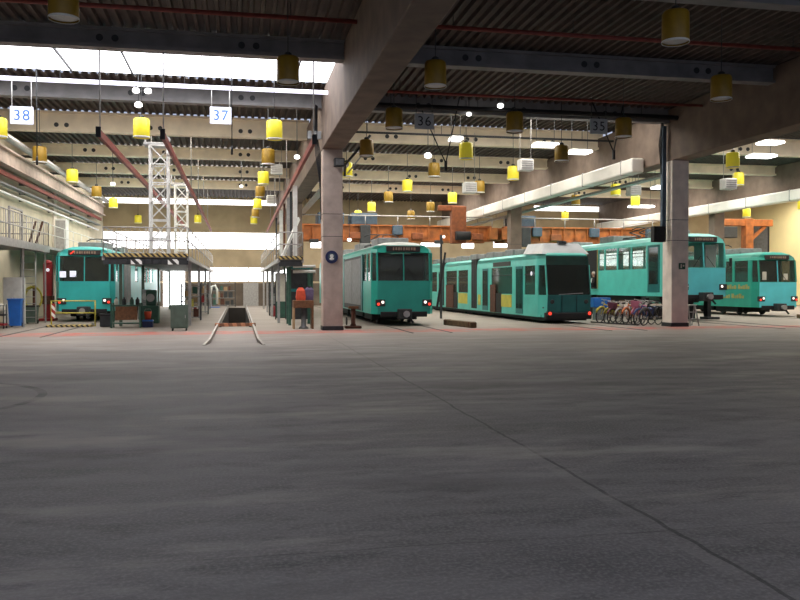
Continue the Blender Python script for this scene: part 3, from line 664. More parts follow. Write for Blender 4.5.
# track 38
t = u2('tram', 'turquoise tram behind the yellow barrier beside the left wall', TR['t38'], 40.5, 0, 'teal1', 'teal1', right=[(.75, 1.5), (1.9, 2.9), (8.0, 9.5), (12.4, 14), (14.2, 15.8), (16, 17.6)], clear='gld')
obj('display_emblem', MB().bar((-.62, .03, 3.17), (-.45, .03, 3.31), .03, .05), 'lamp_red', t)
for x, z in ((-.95, 2.2), (-.5, 2.22)): obj('notice', MB().box(x-.14, x+.14, .0, .012, z-.12, z+.16), 'plate', t)
d = obj('door', MB().box(W/2 if False else 1.325, 1.345, 3.2, 6.0, .56, 3.06), 'teald', t)
for u, v in ((3.35, 4.5), (4.7, 5.85)): obj('door_window', MB().box(1.345, 1.355, u, v, .8, 2.9), 'grey', d)
# track 36
t = u2('tram', 'sea green tram right of the front concrete column', TR['t36'], 33.8, 0, 'teal2', 'roof', left_doors=((3.2, 9.2),), left=[(.7, 1.5), (1.7, 2.8), (12.4, 14), (14.2, 15.8), (18.5, 20)])
for yy in (2.95, 9.35): obj('door_post', MB().box(-1.36, -1.32, yy-.2, yy+.2, .56, 3.1), 'teald', t)
# track 34 raised
t = u2('tram', 'bright turquoise tram raised above the floor, behind the bicycles and second column', TR['t34'], 35.5, .66, 'teal4', 'teal4', 'teal5',
       left=[(3.15, 4.7), (4.85, 6.3), (6.45, 7.9), (8.05, 8.75)], right=[(.8, 1.5), (3, 4.5), (4.8, 6.3), (6.5, 8.2), (8.4, 10.0), (10.2, 11.0), (11.8, 13.4), (13.6, 15.2)], clear='glc', left_doors=(), lens=('lamp_white', 'dgrey'), front_glass='glc', bulk=False)
d = obj('door', MB().box(-1.345, -1.32, 1.75, 2.95, .7, 3.06), 'teald', t); obj('door_window', MB().box(-1.355, -1.345, 1.9, 2.8, 1.1, 2.95), 'gld', d)
d = obj('doorway', MB().box(-1.345, -1.325, 8.85, 10.6, .85, 3.1), 'black', t); tag(d, 'dark open doorway')
obj('door_frame', MB().box(-1.37, -1.345, 8.8, 8.9, .85, 3.12).box(-1.37, -1.345, 10.3, 10.42, .85, 3.12), 'tan', d)
obj('cab_partition', MB().bbox(.42, .98, .55, .6, 1.0, 3.0, .01), 'white', t); obj('side_mirror', MB().bbox(1.3, 1.42, -.12, .0, 1.95, 2.35, .03), 'black', t); obj('cab_seat', MB().bbox(-.2, .35, .9, 1.4, 1.0, 2.3, .08), 'sheet', t)
# track 33 with lettering
t = u2('tram', 'turquoise tram with a lettered green side, at the right edge', TR['t33'], 40.0, 0, 'tealg', 'teal2', 'teal5', left=[(.75, 2.0), (2.2, 3.3), (5, 6.6), (6.8, 8.4)], right=[(.75, 1.5), (3.4, 4.4), (4.9, 6.5), (6.7, 8.3), (8.5, 10)], clear='gl', L=12.2)
for r_, z in enumerate((1.5, .98)):
    yy = .6+r_*.5
    for k in range(12 if r_ == 0 else 16):
        w_ = .1+.06*((k*7+r_) % 3); h_ = .16+.05*((k*5) % 3)
        obj('side_lettering', MB().box(-1.345, -1.325, yy, yy+w_, z, z+h_), 'tan', t); yy += w_+.07+(.12 if k % 5 == 4 else 0)
cw = obj('notice', MB().box(-.95, -.7, .0, .015, 2.0, 2.45), 'sheet', t); obj('notice', MB().box(.35, .6, .0, .015, 2.0, 2.35), 'sheet', t)
# track 35: low floor articulated tram
def low_floor(x, y):
    t = thing('tram', 'low floor turquoise tram with dark sloped windshield and yellow side panels', 'tram', (x, y, 0), 0, 'turquoise trams parked in the workshop')
    W, L = 2.35, 27.0
    rk = lambda z: .12-.12*min(1, z/1.2) if z < 1.2 else (z-1.2)*.16
    p = dict(W=W, L=L, ch=(.16, .75), skirt=.28, belt=1.28, cant=2.62, roofs=((2.9, .02, .0), (3.08, .06, .02), (3.2, .2, .25)), rake=rk,
             left=[(1.15, 2.55), (4.35, 7.75), (12.3, 14.5), (14.8, 17.5), (20, 22)], right=[(1.0, 2.5), (5, 7.5), (12, 15), (15.5, 18)], paint='teal3', roofcol='teal3', glass='gld', clear='gl', front_glass='gld')
    tram_shell(t, p)
    # upper windshield reaches above the side windows
    obj('windshield_top', MB().strips([[(-W/2+.17, rk(z)-.02+.0, z), (W/2-.17, rk(z)-.02, z)] for z in (1.3, 2.0, 2.6, 3.02)]), 'gld', t)
    obj('front_panel', MB().quad((-W/2+.16, rk(.5)-.015, .5), (W/2-.16, rk(.5)-.015, .5), (W/2-.16, -.015, 1.27), (-W/2+.16, -.015, 1.27)), 'teald', t)
    obj('bumper', MB().bbox(-W/2+.1, W/2-.1, -.02, .3, .2, .5, .04), 'black', t)
    wp = obj('wiper', MB().bar((-.5, -.03, 1.3), (.65, .0, 1.36), .03), 'galv', t); obj('wiper_blade', MB().bar((.1, .0, 1.36), (.3, .25, 2.2), .02), 'black', wp)
    for s in (-1, 1):
        h = obj('tail_lamp', MB().bbox(s*.93-.12, s*.93+.12, -.06, .1, .36, .56, .02), 'dgrey', t); obj('lamp_lens', MB().lathe([(.075, -.08), (.06, -.095)], (s*.93, 0, .46), 'y', 12), 'lamp_red', h)
        obj('headlamp', MB().lathe([(.1, -.03), (.08, -.05)], (s*.8, .02, .98), 'y', 12), 'dgrey', t)
        obj('seam', MB().box(s*.35-.01, s*.35+.01, -.022, 0, .52, 1.26), 'black', t)
    # grey cowl on the roof front
    c = MB(); w = W/2
    c.strips([[(-w+.05, .45, 3.12), (w-.05, .45, 3.12), (w-.05, 2.9, 3.18), (-w+.05, 2.9, 3.18)], [(-w+.35, .95, 3.62), (w-.35, .95, 3.62), (w-.3, 2.9, 3.66), (-w+.3, 2.9, 3.66)]], closed=True, cap=True)
    obj('roof_cowl', c, 'roofg', t); obj('cowl_vent', MB().bbox(-.2, .2, .8, 1.0, 3.6, 3.72, .02), 'dgrey', t)
    for k in range(12): obj('roof_unit', MB().bbox(-.95, .95, 3.3+k*1.6, 4.6+k*1.6, 3.2, 3.46+.06*(k % 2), .03), 'grey', t)
    for a, b in ((2.75, 3.75), (8.3, 9.3), (18.4, 19.4)):
        d = obj('door', MB().box(-W/2-.025, -W/2+.01, a, b, .36, 2.62), 'teald', t); mm = (a+b)/2
        for u, v in ((a+.08, mm-.03), (mm+.03, b-.08)): obj('door_window', MB().box(-W/2-.035, -W/2-.02, u, v, .6, 2.5), 'gld', d)
    for a, b in ((4.4, 6.0), (12.4, 14.4)):
        obj('yellow_panel', MB().box(-W/2-.02, -W/2+.01, a, b, .62, 1.24), 'yelpanel', t)
    obj('yellow_panel', MB().box(-W/2-.02, -W/2+.01, 9.7, 10.2, .62, 1.2), 'yelpanel', t)
    for a, b, z in ((6.0, 7.9, 1.3), (14.6, 17.4, 1.3)):
        o = obj('open_hatch', MB().box(-W/2-.025, -W/2+.01, a, b, .3, z), 'black', t); obj('hatch_flap', MB().box(-W/2-.06, -W/2-.03, a+.9, b-.1, .3, 1.75), 'rust', o)
    obj('route_display', MB().box(-W/2-.02, -W/2+.01, 4.6, 7.4, 2.68, 2.9), 'display', t)
    obj('mirror_spot', MB().lathe([(.1, -.01), (.1, .01)], (-W/2-.03, 1.55, 2.25), 'x', 12), 'plate', t)
    for a in (10.45, 18.0):
        b = obj('bellows', MB().box(-W/2-.01, W/2+.01, a, a+1.1, .4, 3.2), 'black', t)
        for k in range(3): obj('bellows_fold', MB().box(-W/2-.03, W/2+.03, a+.15+k*.33, a+.25+k*.33, .45, 3.15), 'dgrey', b)
    for yy in (3.2, 13.5, 23.5): bogie(t, yy, W)
    obj('underframe', MB().box(-1.0, 1.0, .4, L-.3, .12, .3), 'black', t)
    return t
low_floor(TR['t35'], 34.3)

# ------------------------------------------------------------------ person sitting in the raised tram's doorway
def remesh(name, mb, mt, parent, vox=.016):
    o = obj(name, mb, mt, parent, fix=False); r = o.modifiers.new('union', 'REMESH'); r.mode = 'VOXEL'; r.voxel_size = vox; r.use_smooth_shade = True
    s = o.modifiers.new('smooth', 'SMOOTH'); s.iterations = 3; return o
t = thing('person', 'person in black jacket and white shirt sitting in the raised tram doorway', 'person', (20.28, 44.75, 1.56), 0)
# local: faces -x
def limb(m, pts):
    for (a, ra), (b, rb) in zip(pts, pts[1:]): m.tube(a, b, ra, rb, 10); m.ball(b, rb, n=10)
    m.ball(pts[0][0], pts[0][1], n=10)
m = MB()
m.ball((-.02, 0, .83), .105, .95, .8, 1.15, 16); m.tube((.01, 0, .6), (0, 0, .76), .055, .052); m.ball((-.12, 0, .82), .02, 1, .8, 1.2, 8)
for s in (-1, 1): m.ball((-.01, s*.085, .825), .025, .7, .5, 1.2, 8)
m.ball((0, 0, .36), .15, .75, 1.15, 1.7); m.ball((0, 0, .12), .16, .85, 1.1, .8)
for s in (-1, 1):
    limb(m, [((0, s*.19, .56), .06), ((-.06, s*.25, .3), .048), ((-.28, s*.17, .2), .036)])
    h = Vector((-.34, s*.15, .18)); m.ball(h, .042, 1.2, .8, .5)
    for f in range(4): yy = s*.15+(f-1.5)*.02; m.path([(-.37, yy, .18), (-.415-.006*(f in (1, 2)), yy, .172), (-.43, yy, .15)], .008, 6)
    m.path([(-.33, s*.12, .18), (-.36, s*.10, .175), (-.39, s*.1, .165)], .009, 6)
    limb(m, [((-.02, s*.1, .1), .085), ((-.4, s*.13, .13), .06), ((-.42, s*.12, -.28), .042)])
remesh('body', m, 'skin', t, .014)
m = MB()
for s in (-1, 1): m.ball((-.112, s*.036, .845), .013, .6, 1, .8, 8)
obj('eye', m, 'cloth', t)
remesh('hair', MB().ball((.012, 0, .87), .112, .95, .86, 1.0, 14).ball((.05, 0, .8), .08, .9, 1.05, 1, 10), 'hair', t)
m = MB(); m.ball((.0, 0, .36), .175, .8, 1.2, 1.65); m.ball((0, 0, .13), .18, .9, 1.12, .7)
for s in (-1, 1): limb(m, [((0, s*.19, .56), .075), ((-.06, s*.26, .3), .062), ((-.26, s*.18, .2), .05)])
remesh('jacket', m, 'cloth', t)
obj('shirt', MB().ball((-.1, 0, .42), .09, .6, .75, 1.8), 'shirt', t)
m = MB()
for s in (-1, 1): limb(m, [((-.02, s*.1, .1), .1), ((-.4, s*.13, .13), .075), ((-.42, s*.12, -.2), .062)])
remesh('trousers', m, 'trous', t)
for s in (-1, 1): obj('shoe', MB().ball((-.47, s*.12, -.32), .06, 1.9, .8, .75), 'black', t)

# ------------------------------------------------------------------ bicycles
def make_bike(mt, lab, bask):
    t = thing('bicycle', lab, 'bicycle', (0, 0, 0))     # local +x is forward
    R = .34
    for x in (-.52, .52):
        w = obj('wheel', MB().lathe([(R-.03, -.018), (R, -.02), (R+.012, 0), (R, .02), (R-.03, .018)], (x, 0, R+.01), 'y', 26, cap=False), 'dgrey', t)
        m = MB()
        for k in range(10): a = k*PI/5; m.tube((x, 0, R+.01), (x+math.cos(a)*(R-.02), 0, R+.01+math.sin(a)*(R-.02)), .004, seg=4, cap=False)
        obj('spokes', m, 'galv', w); obj('hub', MB().lathe([(.03, -.05), (.03, .05)], (x, 0, R+.01), 'y', 10), 'galv', w)
        pts = [(x+math.cos(a)*(R+.035), 0, R+.01+math.sin(a)*(R+.035)) for a in [math.radians(q) for q in range(20, 171, 15)]]
        obj('mudguard', MB().path(pts, .045, 6), mt, t)
    m = MB(); A = (-.14, 0, .3); B = (-.24, 0, .82); D = (.36, 0, .84); E = (.38, 0, .74)
    for p, q, r in ((A, B, .017), (A, E, .021), ((-.21, 0, .72), D, .018), (A, (-.52, 0, R), .012), ((-.22, 0, .74), (-.52, 0, R), .011)): m.tube(p, q, r*1.5, seg=8)
    m.tube((.35, 0, .9), E, .02, seg=8); obj('frame', m, mt, t)
    obj('fork', MB().tube(E, (.52, 0, R), .016, seg=8), mt, t)
    hb = obj('handlebar', MB().path([(.18, -.23, 1.0), (.32, -.18, 1.03), (.36, 0, 1.02), (.32, .18, 1.03), (.18, .23, 1.0)], .014, 7), 'galv', t); obj('stem', MB().tube((.35, 0, .88), (.36, 0, 1.02), .016, seg=7), 'galv', hb)
    obj('lamp', MB().lathe([(.03, .0), (.055, .06), (.05, .075)], (.44, 0, .9), 'x', 10), 'white', t)
    if bask: bk = obj('basket', MB().strips([[(.42, -.14, .72), (.66, -.14, .72), (.66, .14, .72), (.42, .14, .72)], [(.4, -.18, .98), (.74, -.18, .98), (.74, .18, .98), (.4, .18, .98)]], True), mt, t)
    else:
        for s_ in (-1, 1): obj('saddle_bag', MB().bbox(-.72, -.36, s_*.13-.07, s_*.13+.07, .38, .74, .04), mt, t)
    obj('carrier', MB().bbox(-.8, -.35, -.08, .08, .76, .8, .01), mt, t)
    sd = obj('saddle', MB().ball((-.27, 0, .95), .11, 1.3, .75, .35), 'black', t); obj('seat_post', MB().tube(B, (-.26, 0, .93), .014, seg=7), 'galv', sd)
    cr = obj('crank', MB().lathe([(.09, -.012), (.09, .0)], (-.14, .05, .3), 'y', 14), 'galv', t); obj('pedal', MB().cbox((.0, .14, .24), (.1, .09, .025)), 'black', cr)
    return t
cols = [('yellow', (210, 190, 60), 'yellow bicycle at the left end of the row'), ('mustard', (170, 150, 60), 'mustard yellow bicycle, second from the left of the row'), ('plum', (120, 70, 90), 'plum coloured bicycle, third from the left in the row'),
        ('silver', (190, 190, 195), 'silver bicycle in the middle of the row'), ('orange', (206, 110, 50), 'orange bicycle right of the silver one in the row'),
        ('pink', (200, 120, 150), 'pink bicycle, third from the right end of the row'), ('blue', (70, 90, 150), 'dull blue bicycle, second from the right end of the row'), ('black', (40, 40, 46), 'black bicycle nearest the concrete column')]
for i, (nm, c, lab) in enumerate(cols):
    M['bike '+nm] = mat('bicycle '+nm+' paint', c, .35, .1, .08, 6)
    t = make_bike('bike '+nm, lab + ', below the raised tram', i in (2, 5, 8)); t['group'] = 'bicycles parked in a row'
    f = i/7; t.location = (16.5+.75*f, 35.0-2.75*f, 0); t.rotation_euler = (0, 0, math.radians(180+34+random.uniform(-9, 9))); t.rotation_euler[0] = math.radians(random.uniform(-9, -3)); k_ = random.uniform(.95, 1.08); t.scale = (k_, k_, k_)
    for ch in t.children:
        if ch.name.startswith('handlebar'): ch.rotation_euler = (0, 0, random.uniform(-.06, .06))
# bicycle stand and blue crate behind
t = thing('bicycle_rack', 'dark steel rack holding the row of bicycles', 'rack', (16.0, 33.5, 0)); 
obj('floor_bar', MB().bar((-.25, 1.5, .04), (.45, -1.6, .04), .05), 'dgrey', t)
t = thing('plastic_crate', 'pale blue crate on a stand behind the leftmost bicycles', 'crate', (17.6, 38.0, 0)); obj('crate_body', MB().bbox(-.45, .45, -.2, .2, .62, 1.1, .03), 'blue', t); obj('stand', MB().box(-.35, .35, -.15, .15, 0, .62), 'grey', t)
# lifting stands of the raised tram
for k, (x, y, lab) in enumerate(((20.0, 37.6, 'dark lifting jack under the raised tram beside the column'), (20.0, 47.2, 'dark lifting jack at the far end of the raised tram'), (23.5, 37.8, 'dark lifting jack on the right side of the raised tram'))):
    t = thing('lifting_jack', lab, 'jack', (x, y, 0)); obj('base', MB().bbox(-.4, .3, -.35, .35, 0, .12, .02), 'dgrey', t); obj('column', MB().bbox(-.3, -.08, -.18, .18, .1, 1.9 if k else 1.1, .02), 'black', t); obj('lifting_arm', MB().bbox(-.1, .5, -.12, .12, .98, 1.15, .02), 'green', t)
for y in (38.7, 46.9, 55.1): 
    t = thing('bogie_stand', f'black support block under the raised tram, {"near" if y < 40 else "middle" if y < 50 else "far"} one', 'stand', (21.7, y, 0)); obj('block', MB().bbox(-.95, .95, -.9, .9, 0, .65, .03), 'black', t)

# ------------------------------------------------------------------ objects around the columns
t = thing('round_sign', 'round blue mandatory sign with pale figure on the front column', 'sign', (3.45, 31.0, 2.78)); obj('disc', MB().lathe([(.24, -.02), (.24, .02)], axis='y', seg=28), 'navy', t)
obj('pictogram', MB().lathe([(.15, -.03), (.15, -.021)], (0, 0, 0), 'y', 20), 'bluegrey', t); obj('pictogram', MB().ball((0, -.032, .04), .07, 1, .15, 1).ball((0, -.032, -.07), .09, 1, .15, .6), 'white', t)
t = thing('exit_sign', 'small dark green sign on the column beside the bicycles', 'sign', (17.95, 30.99, 2.5)); obj('sign_plate', MB().bbox(-.14, .14, -.02, .02, -.13, .13, .006), 'sgreen', t); obj('pictogram', MB().box(-.08, -.02, -.026, -.02, -.08, .08).box(.02, .09, -.026, -.02, -.02, .05), 'sheet', t)
t = thing('flood_lamp', 'dark grey flood lamp at the top of the front column', 'lamp', (3.72, 30.85, 6.35)); obj('lamp_head', MB().bbox(-.2, .2, -.16, .1, -.18, .14, .03), 'dgrey', t); obj('mount', MB().box(-.05, .05, .05, .18, -.05, .05), 'galv', t); obj('lens', MB().box(-.15, .15, -.17, -.16, -.13, .1), 'grey', t)
t = thing('hanging_cable_bundle', 'dark bundle of cables and junction boxes beside the top of the front column', 'cables', (2.85, 31.0, 4.2))
for k in range(5): obj('cable', MB().path([(.02*k, .05*k, 4.3), (.03*k-.05, .04*k, 3.2), (.05*k, .02*k, 2.4), (.18, .0, 1.2-.1*k), (.2, .03*k, 0)], .018, 6), 'black', t)
for k in range(3): obj('junction_box', MB().bbox(-.3+.18*k, -.15+.18*k, -.1, .05, 3.0+.1*(k % 2), 3.3, .02), 'grey', t)
t = thing('ceiling_bracket', 'dark diagonal handrail bracket right of the front column top', 'bracket', (4.0, 31.4, 6.0)); obj('rail', MB().path([(0, 0, -.1), (.02, .0, .35), (1.0, .0, 1.5)], .05, 8), 'dgrey', t); obj('strut', MB().bar((.1, 0, .0), (1.05, .0, 1.2), .05), 'galv', t)
t = thing('hanging_cable_duct', 'dark vertical cable duct left of the column beside the bicycles', 'duct', (17.3, 31.35, 1.3)); obj('duct', MB().bbox(-.1, .08, -.1, .1, 2.3, 7.0, .02), 'bluegrey', t); obj('duct_box', MB().bbox(-.5, .05, -.15, .15, 2.2, 2.85, .03), 'black', t)
for k in range(3): obj('cable', MB().path([(-.05*k, .0, 7.2), (-.12-.05*k, 0, 6.2), (-.05*k, 0, 5.0)], .02, 6), 'black', t)
t = thing('step_ladder', 'small aluminium step ladder right of the column beside the bicycles', 'ladder', (18.75, 31.6, 0))
for s in (-1, 1):
    obj('leg', MB().bar((s*.2, -.25, 0), (s*.15, 0, .88), .04), 'galv', t); obj('leg', MB().bar((s*.2, .3, 0), (s*.15, .03, .85), .035), 'galv', t)
for k, z in enumerate((.3, .58)): obj('step', MB().cbox((0, -.25+z*.28, z), (.36, .12, .03)), 'galv', t)
obj('platform', MB().cbox((0, 0, .88), (.36, .26, .04)), 'white', t)
t = thing('jack_stand', 'rusty brown jack stand right of the front column', 'stand', (4.45, 32.3, 0)); obj('base', MB().bbox(-.33, .3, -.25, .25, 0, .1, .02), 'rust', t); obj('post', MB().lathe([(.13, .1), (.09, .2), (.09, .8)], seg=12), 'rust', t); obj('top_plate', MB().bbox(-.2, .2, -.16, .16, .78, .88, .02), 'brown', t); obj('hand_wheel', MB().lathe([(.16, -.02), (.16, .02)], (-.28, -.1, .3), 'x', 14), 'black', t)
t = thing('workbench', 'brown wooden workbench left of the front column', 'bench', (2.5, 32.5, 0))
obj('bench_top', MB().bbox(-.42, .36, -.35, .35, .82, 1.12, .02), 'brown', t); obj('side_panel', MB().box(.3, .37, -.34, .34, 0, 1.1), 'brown', t); obj('side_panel', MB().box(-.42, -.36, -.34, .34, 0, .85), 'card', t); obj('pedestal', MB().lathe([(.2, 0), (.17, .06), (.1, .12), (.1, .82)], (0, 0, 0), seg=12), 'grey', t)
t = thing('work_bag', 'orange red bag on the workbench left of the column', 'bag', (2.38, 32.4, 1.12)); obj('bag_body', MB().strips([[(-w, -d, z), (w, -d, z), (w, d, z), (-w, d, z)] for w, d, z in ((.17, .12, 0), (.19, .13, .12), (.16, .11, .38), (.08, .05, .5))], True, True), 'redo', t); obj('bag_strap', MB().path([(-.08, 0, .5), (-.05, 0, .64), (.05, 0, .64), (.08, 0, .5)], .015, 6), 'black', t)
t = thing('work_bag', 'grey purple jacket bundle on the workbench beside the orange red bag', 'bag', (2.72, 32.5, 1.12)); obj('bag_body', MB().strips([[(-w, -d, z), (w, -d, z), (w, d, z), (-w, d, z)] for w, d, z in ((.15, .12, 0), (.16, .13, .15), (.17, .11, .42), (.07, .05, .52))], True, True), 'purple', t); obj('collar', MB().lathe([(.07, .48), (.09, .56)], seg=10), 'dgrey', t)
# teal portal rack and shelving right of the pit
t = thing('steel_rack', 'teal steel portal rack with white pipes behind the workbench', 'rack', (2.7, 35.2, 0))
for x in (-.58, .35): 
    for y in (0, 1.4): obj('upright', MB().box(x-.06, x+.06, y-.06, y+.06, 0, 2.5), 'green', t)
for z in (1.5, 2.45): obj('beam', MB().box(-.6, .4, -.05, .05, z-.06, z+.06), 'teald', t)
for z in (2.28, 2.5): obj('stored_pipe', MB().tube((-.45, -.2, z), (.5, -.2, z+.02), .06, seg=10), 'white', t)
obj('back_panel', MB().box(-.55, .35, 1.4, 1.44, .2, 2.4), 'dgrey', t)
# background things along the pit, right side
def cabinet(name, lab, loc, w, d, h, mt, doors=2, cat='cabinet', rz=0, castors=False):
    t = thing(name, lab, cat, loc, rz); z0 = .1 if castors else .03
    obj('carcass', MB().bbox(-w/2, w/2, -d/2, d/2, z0, h, .015), mt, t)
    for k in range(doors):
        a = -w/2+.02+k*(w-.04)/doors; b = a+(w-.04)/doors-.015
        q = obj('door', MB().bbox(a, b, -d/2-.02, -d/2, z0+.05, h-.05, .006), mt, t); obj('handle', MB().cbox(((a+.05 if k else b-.05), -d/2-.035, h*.55), (.02, .03, .12)), 'galv', q)
    if castors:
        for sx in (-1, 1):
            for sy in (-1, 1): obj('castor', MB().lathe([(.05, -.02), (.05, .02)], (sx*(w/2-.06), sy*(d/2-.06), .05), 'x', 10), 'black', t)
    else: obj('plinth', MB().box(-w/2+.03, w/2-.03, -d/2+.04, d/2, 0, .04), 'black', t)
    return t
def shelf_rack(lab, loc, w, h, d, palette, rz=0):
    t = thing('shelf_rack', lab, 'shelving', loc, rz)
    for sx in (-1, 1):
        for sy in (-1, 1): obj('upright', MB().box(sx*w/2-.03, sx*w/2+.03, sy*d/2-.03, sy*d/2+.03, 0, h), 'dgrey', t)
    for k in range(4): obj('shelf', MB().box(-w/2, w/2, -d/2, d/2, .15+k*(h-.3)/3-.02, .15+k*(h-.3)/3+.02), 'grey', t)
    return t
def stock(lab0, rack_loc, w, h, d, palette, rz, grp):
    ca, sa = math.cos(rz), math.sin(rz)
    for k in range(3):
        z = .17+k*(h-.3)/3; x = -w/2+.1; i = 0
        while x < w/2-.25:
            bw = random.uniform(.2, .4); bh = random.uniform(.2, .5)*(h-.3)/3/.6
            if x+bw > w/2-.06: break
            mt = palette[(i*3+k*2) % len(palette)]; nmz = ('bottom', 'middle', 'upper')[k]
            cx = x+bw/2; wx, wy = rack_loc[0]+cx*ca, rack_loc[1]+cx*sa
            nmz = nmz; lab0 = lab0.replace('far rack', 'rear rack'); desc = {'card': 'brown carton', 'green': 'green bin', 'redb': 'red bin', 'sheet': 'white carton', 'blue': 'blue bin', 'dgrey': 'dark bin', 'yelpanel': 'yellow bin', 'rust': 'rusty part box', 'grey': 'grey bin'}[mt]
            o = thing('storage_box', f'{desc}, {ORD[min(i, 7)]} on {nmz} shelf, {lab0}', 'box', (wx, wy, z), rz, grp)
            obj('box_body', MB().bbox(-bw/2+.02, bw/2-.02, -d/2+.06, d/2-.06, 0, bh, .01), mt, o); obj('box_lid', MB().bbox(-bw/2+.01, bw/2-.01, -d/2+.05, d/2-.05, bh, bh+.03, .005), mt, o)
            x += bw+.04; i += 1
for lab, loc, w, h, d, pal, rz in (('rack right of the bright doorway', (-2.45, 50, 0), 1.3, 1.9, .5, ('card', 'sheet', 'green', 'redb', 'grey'), 0), ('rack at the left edge of the pit', (-2.3, 41.5, 0), .9, 1.8, .5, ('card', 'yelpanel', 'sheet', 'rust'), 0),
                              ('far rack left of the pale double door', (-1.6, 66.5, 0), 2.6, 2.0, .5, ('dgrey', 'green', 'rust', 'dgrey', 'card'), 0), ('rack under the right gangway', (2.3, 47.0, 0), 1.2, 1.9, .5, ('dgrey', 'green', 'grey', 'redb'), 0), ('far rack right of the pale double door', (3.0, 62, 0), 1.8, 1.9, .5, ('dgrey', 'rust', 'green', 'dgrey'), 0)):
    shelf_rack('dark steel ' + lab + ' with boxes', loc, w, h, d, pal, rz); stock(lab, loc, w, h, d, pal, rz, 'boxes on the ' + lab)
t = thing('canvas_screen', 'off white canvas screen under the right gangway', 'screen', (2.05, 41.5, 0)); obj('frame', MB().bar((-.25, 0, 0), (-.25, 0, 2.3), .05).bar((.25, 0, 0), (.25, 0, 2.3), .05).bar((-.25, 0, 2.3), (.25, 0, 2.3), .05), 'dgrey', t); obj('canvas', MB().box(-.24, .24, -.01, .01, .9, 2.28), 'sheet', t)
cabinet('machine_cabinet', 'dark green machine cabinet under the right gangway', (2.25, 43.5, 0), .7, .6, 1.2, 'green', 1)
t = thing('fire_extinguisher', 'red fire extinguisher on the floor right of the pit', 'extinguisher', (1.85, 45.5, 0)); obj('cylinder', MB().lathe([(.1, 0), (.11, .05), (.11, .5), (.05, .6)], seg=14), 'redb', t); obj('valve', MB().bbox(-.04, .06, -.03, .03, .6, .68, .01), 'black', t); obj('hose', MB().path([(.05, 0, .64), (.16, 0, .55), (.16, 0, .25)], .015, 6), 'black', t)
t = thing('curved_pipe', 'white curved pipe standing by the back wall left of the pit end', 'pipe', (-1.9, 64.5, 0)); obj('pipe', MB().path([(-.25, 0, 0), (-.28, 0, 1.0), (-.15, 0, 1.6), (.1, 0, 1.7), (.25, 0, 1.4), (.25, 0, .3)], .09, 8), 'white', t); obj('foot', MB().bbox(-.45, .45, -.2, .2, 0, .06, .02), 'blue', t)

# pit barrier and sleeper
t = thing('pit_barrier', 'orange patterned barrier board across the front of the pit', 'barrier', (-.15, 34.3, 0)); obj('board', MB().bbox(-.82, .82, -.03, .03, .02, .16, .01), 'hazo', t)
for s in (-1, 1): obj('foot', MB().bbox(s*.6-.05, s*.6+.05, -.15, .15, 0, .04, .01), 'dgrey', t)
a, b = Vector((9.0, 34.5, .11)), Vector((9.05, 31.5, .11))
t = thing('timber_sleeper', 'weathered timber sleeper lying between two trams', 'timber', (9.0, 33, 0)); m = MB(); m.bbox(-.14, .14, -1.45, 1.45, .0, .24, .04); obj('beam', m, 'wood', t); t.rotation_euler = (0, 0, math.radians(8))
for s in (-1, 1): obj('end_band', MB().bbox(-.15, .15, s*1.25-.05, s*1.25+.05, 0, .25, .03), 'rust', t)
t = thing('timber_sleeper', 'ochre brown timbers lying in front of the rightmost tram', 'timber', (29.8, 37.5, 0)); 
for k in range(3): obj('beam', MB().bbox(-1.4+.1*k, 1.6+.1*k, -.15+.3*k-.12, -.15+.3*k+.12, 0, .2, .03), 'wood', t)
# signal mast between two trams
t = thing('signal_post', 'black post with swing arm and white lamp between the two middle trams', 'post', (10.2, 41.0, 0)); obj('post', MB().box(-.05, .05, -.05, .05, 0, 4.3), 'dgrey', t); obj('swing_arm', MB().bar((-.25, -.1, .5), (.2, -.1, 3.4), .09), 'black', t); obj('lamp', MB().ball((.12, -.1, 4.2), .08, 1, 1, 1), 'lamp_white', t); obj('lamp_bracket', MB().bar((0, 0, 4.1), (.12, -.1, 4.15), .04), 'dgrey', t)

# ------------------------------------------------------------------ left side
t = cabinet('locker', 'pale grey steel locker against the left wall', (-9.5, 37.9, 0), .78, .5, 2.05, 'white', 2)
def bin_(lab, loc, w, d, h, mt, lidm):
    t = thing('wheeled_bin', lab, 'bin', loc); m = MB()
    m.strips([[(-w*.4, -d*.4, .06), (w*.4, -d*.4, .06), (w*.4, d*.4, .06), (-w*.4, d*.4, .06)], [(-w/2, -d/2, h), (w/2, -d/2, h), (w/2, d/2, h), (-w/2, d/2, h)]], closed=True, cap=True); obj('bin_body', m, mt, t)
    obj('lid', MB().bbox(-w/2-.03, w/2+.03, -d/2-.04, d/2+.03, h, h+.07, .02), lidm, t); obj('handle', MB().tube((-w*.4, d/2+.06, h+.02), (w*.4, d/2+.06, h+.02), .018, seg=7), lidm, t)
    for s in (-1, 1): obj('wheel', MB().lathe([(.09, -.025), (.09, .025)], (s*w*.42, d*.4, .09), 'x', 12), 'black', t)
bin_('blue wheeled bin in front of the grey locker', (-8.95, 35.9, 0), .5, .5, 1.1, 'blue', 'blue')
bin_('dark green wheeled bin right of the grey locker', (-9.05, 38.9, 0), .52, .5, .75, 'greeng', 'black')
t = thing('hose_coil', 'coil of yellow hose hanging below the landing beside the red jack', 'hose', (-9.5, 41.2, 1.1))
for k in range(4): obj('hose_loop', MB().path([(math.cos(a)*(.36+.02*k), -.05*k, math.sin(a)*(.5+.02*k)) for a in [i*PI/9 for i in range(19)]], .03, 6), 'yelpanel', t)
obj('hook_post', MB().box(-.05, .05, .06, .14, -1.1, .6), 'rust', t)
